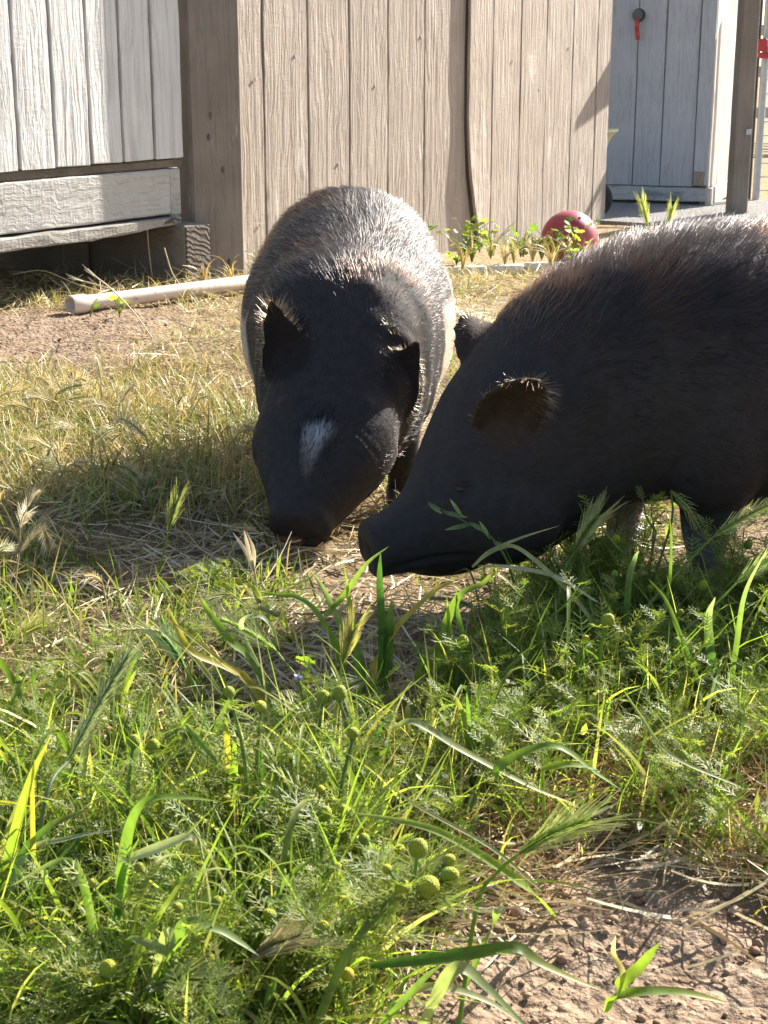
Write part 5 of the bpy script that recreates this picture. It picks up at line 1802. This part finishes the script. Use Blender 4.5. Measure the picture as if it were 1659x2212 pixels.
# ---- random barley and grass in the golden patch, shared meshes
def barley_variants():
    out = []
    for k in range(8):
        rng = np.random.default_rng(400 + k)
        h = rng.uniform(.05, .095); az = rng.uniform(0, 6.28); le = rng.uniform(.2, .9)
        D = np.array([math.cos(az), math.sin(az), 0])
        P = [np.zeros(3), D * h * le * .25 + np.array([0, 0, h * .55]), D * h * le * .7 + np.array([0, 0, h * .95])]
        tipd = D * (.5 + le) + np.array([0, 0, .6 - le]); tipd /= np.linalg.norm(tipd)
        tip = P[-1] + tipd * rng.uniform(.032, .048)
        dry = k % 3 != 0
        col = (.46, .38, .20) if dry else (.30, .32, .12); ac_ = (.62, .55, .36) if dry else (.46, .45, .24)
        C = catmull(P, 4); V, F = tube_np(C, np.linspace(.0011, .0008, len(C)), 4)
        st = np_mesh('stalk', V, F, M_DRY, np.tile(col, (len(V), 1)))
        a = Acc(); spike(a, [P[-1], (P[-1] + tip) / 2 + np.array([0, 0, .003]), tip], .020, col, ac_, rng, 11, .34)
        leaves = []
        for q in range(2):
            az2 = rng.uniform(0, 6.28); d2 = np.array([math.cos(az2), math.sin(az2), 0])
            p0 = P[1] * rng.uniform(.3, .9)
            V, F, Cc = path_blade([p0, p0 + d2 * .02 + np.array([0, 0, .02]), p0 + d2 * .05 + np.array([0, 0, .012])], .0032, (.20, .25, .07) if q else (.44, .36, .16), (.5, .4, .2), 4)
            leaves.append(np_mesh('leaf', V, F, M_DRY, Cc))
        out.append((st, a.mesh('ear', M_DRY), leaves))
    return out


BV = barley_variants()


def golden_barley():
    P = scatter(70, -.5, -.10, 1.05, 2.0, left_mask)
    for p in P:
        st, er, lv = BV[random.randrange(8)]
        e = empty('wild_barley', tuple(p), random.uniform(0, 6.28)); s = random.uniform(.5, .9); e.scale = (s, s, s)
        tag(e, ('tall' if s > .7 else 'short') + ' bleached wild barley ' + ('in the golden grass behind the pig shadow' if p[1] > 1.6 else 'at the golden fringe of the pig shadow' if p[0] > -.26 else 'in the golden grass away from the pig'), 'grass stalk', 'wild barley of the golden grass')
        link('stalk', st, e); link('ear', er, e)
        for l in lv: link('leaf', l, e)
    for k in range(16):
        x, y = random.uniform(-.26, .25), random.uniform(.95, 1.25)
        if pig_clear(np.array(x), np.array(y)) < .5: continue
        st, er, lv = BV[random.choice((0, 3, 6, 1))]
        e = empty('wild_barley', (x, y, float(gz(x, y))), random.uniform(0, 6.28)); s = random.uniform(.55, .85); e.scale = (s, s, s)
        tag(e, 'short wild barley growing through the weed mat fringe', 'grass stalk', 'wild barley of the mat fringe')
        link('stalk', st, e); link('ear', er, e)
        for l in lv: link('leaf', l, e)


golden_barley()


# ---- random broad blades standing in the mat, each tuft one plant
def tufts():
    rng = np.random.default_rng(77)
    metas = []
    for k in range(7):
        bl = []
        for q in range(rng.integers(3, 6)):
            az = rng.uniform(0, 6.28); D = np.array([math.cos(az), math.sin(az), 0]); h = rng.uniform(.06, .12); le = rng.uniform(.15, .6)
            c = GREENS[rng.integers(0, 5)] * rng.uniform(.9, 1.4)
            V, F, C = path_blade([np.zeros(3), D * h * .2 * le + np.array([0, 0, h * .5]), D * h * .7 * le + np.array([0, 0, h * .85]), D * h * (1.3 * le + .1) + np.array([0, 0, h * (.95 - le * .5)])], rng.uniform(.0026, .005), c, YEL if rng.random() < .4 else c * 1.2, 4, .7)
            bl.append(np_mesh('blade', V, F, M_LEAF, C, smooth=True))
        metas.append(bl)
    pts = scatter(64, -.32, .34, .60, 1.22, lambda x, y: mat_mask(x, y) * pig_clear(x, y) * (.35 + .65 * (np.asarray(x) < 0)))
    for p in pts:
        e = empty('grass_tuft', tuple(p), random.uniform(0, 6.28)); s = random.uniform(.55, 1.0); e.scale = (s, s, s)
        tag(e, ('long' if s > .78 else 'short') + ' bladed green grass tuft ' + whereabouts(float(p[0]), float(p[1])), 'grass plant', 'grass tufts of the front mat')
        for b in metas[random.randrange(7)]: link('blade', b, e)


tufts()


# ---- lobed weeds and their leaves
def lobed_leaf(r, rng, col, lobes=7):
    """round scalloped leaf in its own plane with a little fold, base at the origin, along +x"""
    n = 26; m = 4
    V = []
    for i in range(n):
        t = i / (n - 1); a = (t - .5) * 2 * 2.6
        rad = r * (1 - .16 * abs(math.sin(a * lobes / 2))) * (.75 + .25 * math.cos(a))
        for j in range(m + 1):
            q = j / m
            x = r * .25 + rad * q * math.cos(a); y = rad * q * math.sin(a)
            V.append((x, y, .12 * abs(y) + .05 * r * math.sin(a * lobes) * q))
    F = [(i * (m + 1) + j, i * (m + 1) + j + 1, (i + 1) * (m + 1) + j + 1, (i + 1) * (m + 1) + j) for i in range(n - 1) for j in range(m)]
    return np_mesh('leaf', V, F, M_LEAF, np.tile(np.asarray(col), (len(V), 1)), smooth=True)


def leafy(loc, n, hgt, r, label, cols, seed, group=None, spread=.6):
    rng = np.random.default_rng(seed)
    e = empty('leafy_weed', tuple(loc)); tag(e, label, 'weed', group)
    for k in range(n):
        az = rng.uniform(0, 6.28); h = hgt * rng.uniform(.45, 1.1)
        top = np.array([math.cos(az) * h * spread * rng.uniform(.3, 1), math.sin(az) * h * spread * rng.uniform(.3, 1), h])
        C = catmull([np.zeros(3), top * np.array([.3, .3, .6]), top], 3); V, F = tube_np(C, .0008, 4)
        link('stalk', np_mesh('stalk', V, F, M_LEAF, np.tile((.2, .27, .07), (len(V), 1))), e)
        o = link('leaf', lobed_leaf(r * rng.uniform(.7, 1.2), rng, np.asarray(cols[k % len(cols)]) * rng.uniform(.8, 1.2)), e, tuple(top))
        o.rotation_euler = (rng.uniform(-.9, .9), rng.uniform(-.9, .3), az)


leafy(gp(745, 1600), 4, .055, .013, 'lime green lobed leaves glowing below the meeting snouts', [LIME, (.30, .38, .06)], 1, spread=.9)
leafy(gp(930, 1560), 4, .045, .011, 'bright lobed leaves among blades below the side pig chin', [LIME, GRN], 2)
leafy(gp(258, 688), 5, .035, .014, 'yellow green round leaved weed in front of the plastic pipe', [(.36, .40, .07), LIME], 3)
leafy(gp(195, 690), 3, .028, .011, 'small round leaved weed at the pipe socket', [LIME, GRN], 4)
leafy(gp(1390, 1190), 5, .07, .016, 'glowing lime weed seen between the side pig legs', [LIME], 6)
leafy(gp(75, 2010), 4, .05, .016, 'dark round leaved weed deep in the front mat', [DEEP, GRN], 7)
leafy(gp(420, 2200), 5, .05, .015, 'lobed green weed low beside the bare earth', [GRN, LIME], 8)
for k in range(17):
    u = random.uniform(985, 1275)
    leafy(gp(u, random.uniform(540, 575)), random.choice((7, 10, 14)), random.choice((.025, .04, .055, .08)), random.choice((.009, .0115, .014)), 'leafy green weed between white edging and brown fence', [LIME, GRN, (.34, .40, .06), (.40, .38, .09)], 20 + k, 'leafy weeds along the fence', .9)
b = gp(933, 572)
e = empty('leafy_weed', tuple(b)); tag(e, 'single curved stem with one leaf against the warped fence panel', 'weed')
C = catmull(np.array([b, yp(935, 530, b.y), yp(922, 495, b.y), yp(935, 488, b.y)]) - np.array(b), 4); V, F = tube_np(C, .0018, 5)
link('stem', np_mesh('stem', V, F, M_LEAF, np.tile((.2, .25, .1), (len(V), 1))), e)
V, F, Cc = path_blade(np.array([yp(915, 520, b.y), yp(925, 497, b.y), yp(948, 487, b.y)]) - np.array(b), .012, GRN, GRN, 4, wp=lambda t: np.sin(np.pi * np.clip(.06 + t * .9, 0, 1)))
link('leaf', np_mesh('leaf', V, F, M_LEAF, Cc), e)


def fence_grass():
    """dry blades in front of the ball and along the fence"""
    for k, (u, v, n) in enumerate(((1090, 572, 12), (1150, 566, 12), (1225, 566, 9), (1262, 568, 8), (1190, 578, 10), (560, 592, 8), (500, 612, 9), (440, 622, 8), (1000, 585, 8), (1020, 566, 14), (1060, 560, 14), (1110, 570, 14), (1130, 556, 12), (1170, 562, 14), (1200, 570, 14))):
        p = gp(u, v); e = empty('dry_tuft', tuple(p))
        tag(e, 'dry yellow grass tuft at the foot of fence and shed', 'grass plant', 'dry tufts along the fence')
        for q in range(n):
            az = random.uniform(0, 6.28); h = random.uniform(.03, .085); D = np.array([math.cos(az), math.sin(az), 0]); le = random.uniform(.2, 1)
            c = (GOLD[random.randrange(6)] if k < 9 or q % 2 else np.array(LIME)) * random.uniform(.9, 1.3)
            V, F, C = path_blade([np.zeros(3), D * h * .3 * le + np.array([0, 0, h * .6]), D * h * le + np.array([0, 0, h * (1 - .3 * le)])], random.uniform(.0025, .005), c, c * 1.1, 4, .5)
            link('blade', np_mesh('blade', V, F, M_DRY, C), e)


fence_grass()


def stalks_by_pipe():
    for k, pl in enumerate(([(255, 640), (170, 615), (95, 585), (42, 590)], [(300, 660), (240, 625), (170, 605)], [(330, 735), (285, 670), (235, 620), (205, 597)], [(330, 610), (322, 545), (318, 495)], [(395, 625), (372, 590), (355, 535)], [(375, 605), (360, 565)])):
        y = gp(pl[0][0], max(pl[0][1], 600)).y
        P = [np.array(yp(u, v, y)) for u, v in pl]; P[0][2] = max(0.002, min(P[0][2], .02))
        e = empty('dead_stalk', tuple(P[0])); tag(e, 'pale dead grass stalk standing by pipe and shed gap', 'grass stalk', 'dead stalks by the pipe')
        C = catmull([p - P[0] for p in P], 4); V, F = tube_np(C, .0013, 5)
        link('stalk', np_mesh('stalk', V, F, M_STRAW, np.tile((.58, .48, .30), (len(V), 1))), e)
        if k < 3:
            a = Acc(); d = (C[-1] - C[-2]); d /= np.linalg.norm(d)
            for q in range(5): a.add(strip(C[-1] - d * .004 * q, C[-1] + d * .022 + np.random.default_rng(q).normal(0, .004, 3), .0016, (0, -.6, .8)), [(0, 1, 2, 3)], (.62, .54, .36))
            link('ear', a.mesh('ear', M_STRAW), e)


stalks_by_pipe()


def flowers():
    m = plain('lilac_petal', (.52, .42, .60), .5, .1, 60)
    for k, (u, v, y, bv) in enumerate(((178, 1897, .74, 2120), (644, 1461, .92, 1700), (453, 1995, .70, 2200))):
        t = yp(u, v, y); b = gp(u + 10, bv); e = empty('lilac_flower', tuple(b)); tag(e, 'tiny lilac flower on a thin stem in the weed mat', 'flower', 'lilac flowers in the mat')
        q = np.array(t) - np.array(b)
        V, F = tube_np(catmull([np.zeros(3), q * .5 + np.array([.004, 0, .004]), q], 3), .0007, 4)
        link('stem', np_mesh('stem', V, F, M_LEAF, np.tile((.16, .2, .08), (len(V), 1))), e)
        for j in range(5):
            a = j / 5 * 6.28
            d = np.array([math.cos(a) * .0032, -.0012, math.sin(a) * .0032])
            V, F, C = path_blade([q, q + d * .6, q + d], .0022, (.5, .4, .62), None, 2, wp=lambda t: np.sin(np.pi * np.clip(.15 + t * .8, 0, 1)))
            link('petal', np_mesh('petal', V, F, m, C), e)


flowers()
